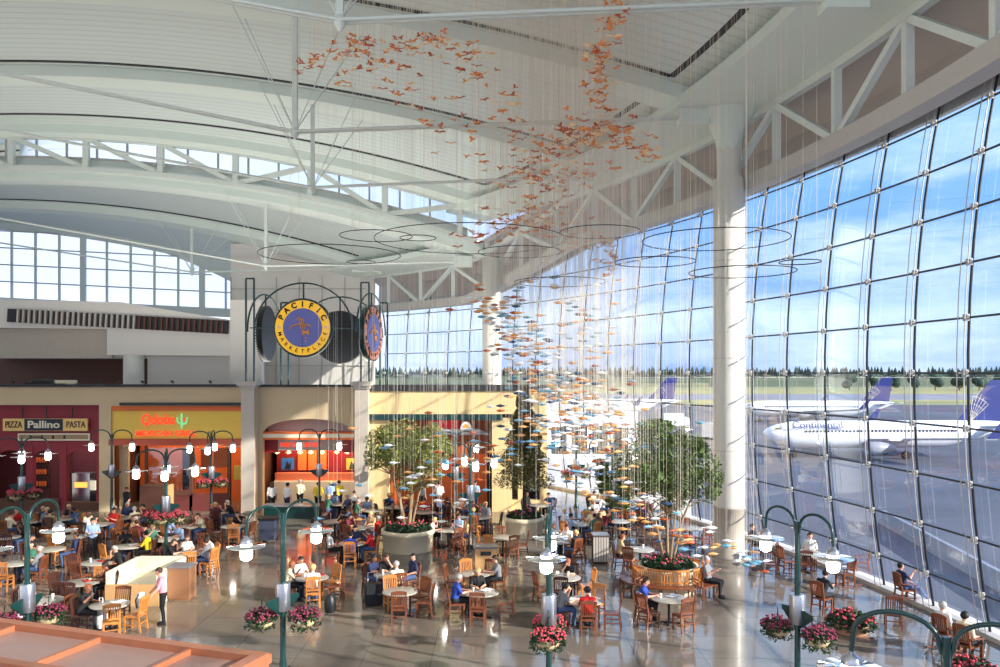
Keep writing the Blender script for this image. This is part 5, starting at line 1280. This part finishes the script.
# far tree line
mb=MB(); q2=random.Random(4)
for i in range(520):
    x_=-260+i*2.0+q2.uniform(-1,1); h=q2.uniform(4,8); mb.lathe([(1.7,0),(1.3,h*.5),(.1,h)],6,c=(x_,720+q2.uniform(-8,8),6),smooth=False)
MB().prism([(700,-4.4),(722,6.5),(900,6.5),(900,-4.4)],-400,900,plane='yz').build('hill',mat('scrub_hillside',lin(96,104,84),.9,var=.25,scale=.05),kind='structure',fix=True)
o=mb.build('distant_tree_line',M['hedge']); tag(o,'dark green line of distant conifers along the airfield horizon','trees',kind='stuff')
for i in range(9):
    t=thing('field_tree','dark rounded tree on the far grass at the airfield edge','tree',(238+i*15+q2.uniform(-1,1),560,zg),group='rounded trees on the far grass')
    MB().tube([(0,0,0),(0,0,4)],.4,6).build('trunk',M['barkd'],t); mb=MB()
    for k_ in range(6): mb.ell((q2.uniform(-3,3),q2.uniform(-2,2),q2.uniform(4,10)),(3.4,3,3),8,6)
    mb.build('crown',M['hedge'],t)
# ---------------------------------------------------------------- sky, sun, camera
w=bpy.data.worlds.new('sky'); S.world=w; w.use_nodes=True; nt=w.node_tree; L_=nt.links.new; bg=nt.nodes['Background']
tc=nt.nodes.new('ShaderNodeTexCoord'); sp=nt.nodes.new('ShaderNodeSeparateXYZ'); L_(tc.outputs['Generated'],sp.inputs[0])
r=nt.nodes.new('ShaderNodeValToRGB'); cr=r.color_ramp; cr.elements[0].position=0; cr.elements[0].color=lin(120,152,200)+(1,); cr.elements[1].position=.8; cr.elements[1].color=lin(70,120,200)+(1,)
for p_,c_ in ((.02,lin(128,160,208)),(.07,lin(176,200,230)),(.1,lin(120,160,214)),(.2,lin(116,164,220)),(.36,lin(170,206,240))):
    q_=cr.elements.new(p_); q_.color=c_+(1,)
L_(sp.outputs['Z'],r.inputs[0])
mp=nt.nodes.new('ShaderNodeMapping'); mp.inputs['Scale'].default_value=(2.2,2.2,9); L_(tc.outputs['Generated'],mp.inputs[0])
nz=nt.nodes.new('ShaderNodeTexNoise'); nz.inputs['Scale'].default_value=1.6; nz.inputs['Detail'].default_value=7; nz.inputs['Roughness'].default_value=.6; L_(mp.outputs[0],nz.inputs['Vector'])
cr2=nt.nodes.new('ShaderNodeValToRGB'); cr2.color_ramp.elements[0].position=.46; cr2.color_ramp.elements[1].position=.85; L_(nz.outputs['Fac'],cr2.inputs[0])
mx=nt.nodes.new('ShaderNodeMix'); mx.data_type='RGBA'; mx.inputs[7].default_value=lin(226,236,248)+(1,); L_(cr2.outputs[0],mx.inputs[0]); L_(r.outputs[0],mx.inputs[6])
hz=nt.nodes.new('ShaderNodeMapRange'); hz.interpolation_type='SMOOTHSTEP'; hz.inputs[1].default_value=.28; hz.inputs[2].default_value=-.45; hz.inputs[3].default_value=0; hz.inputs[4].default_value=.85; L_(sp.outputs['X'],hz.inputs[0])
mh=nt.nodes.new('ShaderNodeMix'); mh.data_type='RGBA'; mh.inputs[7].default_value=lin(222,228,242)+(1,); L_(hz.outputs[0],mh.inputs[0]); L_(mx.outputs[2],mh.inputs[6]); L_(mh.outputs[2],bg.inputs[0]); bg.inputs[1].default_value=1.3
sl=bpy.data.lights.new('sun','SUN'); sl.energy=7.5; sl.angle=rad(.6); sl.color=(1,.9,.76); so=bpy.data.objects.new('sun',sl); COL.objects.link(so)
sd_=Vector((.85,-.42,.37)).normalized(); so.rotation_euler=sd_.to_track_quat('Z','Y').to_euler(); so.location=(40,-10,30)
def ceiling_fill(x,y,z,sx,sy,pw,col=(1,.95,.88),tilt=(pi,0,0)):  # unseen area lights added to brighten the ceiling, no fixtures there
    o=arealight(x,y,z,sx,sy,pw,col); o.name='ceiling_fill'; o.rotation_euler=tilt
ceiling_fill(-12,50,7.2,20,6,1150); ceiling_fill(-28,50,7.2,14,6,600); ceiling_fill(-40,26,7,5,30,900); ceiling_fill(-8,-3,7.0,26,4,1500); ceiling_fill(-24,8,7.0,16,8,700)
cam=bpy.data.cameras.new('camera'); co=bpy.data.objects.new('camera',cam); COL.objects.link(co); co.location=(0,0,H); co.rotation_euler=(pi/2,0,0)
cam.sensor_width=36; cam.lens=36*F/1000; cam.shift_y=(V0-333.5)/1000; cam.clip_end=3000; S.camera=co
S.view_settings.view_transform='Standard'; S.view_settings.look='None'; S.view_settings.gamma=1; S.view_settings.use_curve_mapping=False; S.view_settings.exposure=.5
print('birds',nb,'fish',nf,'objects',len(bpy.data.objects))
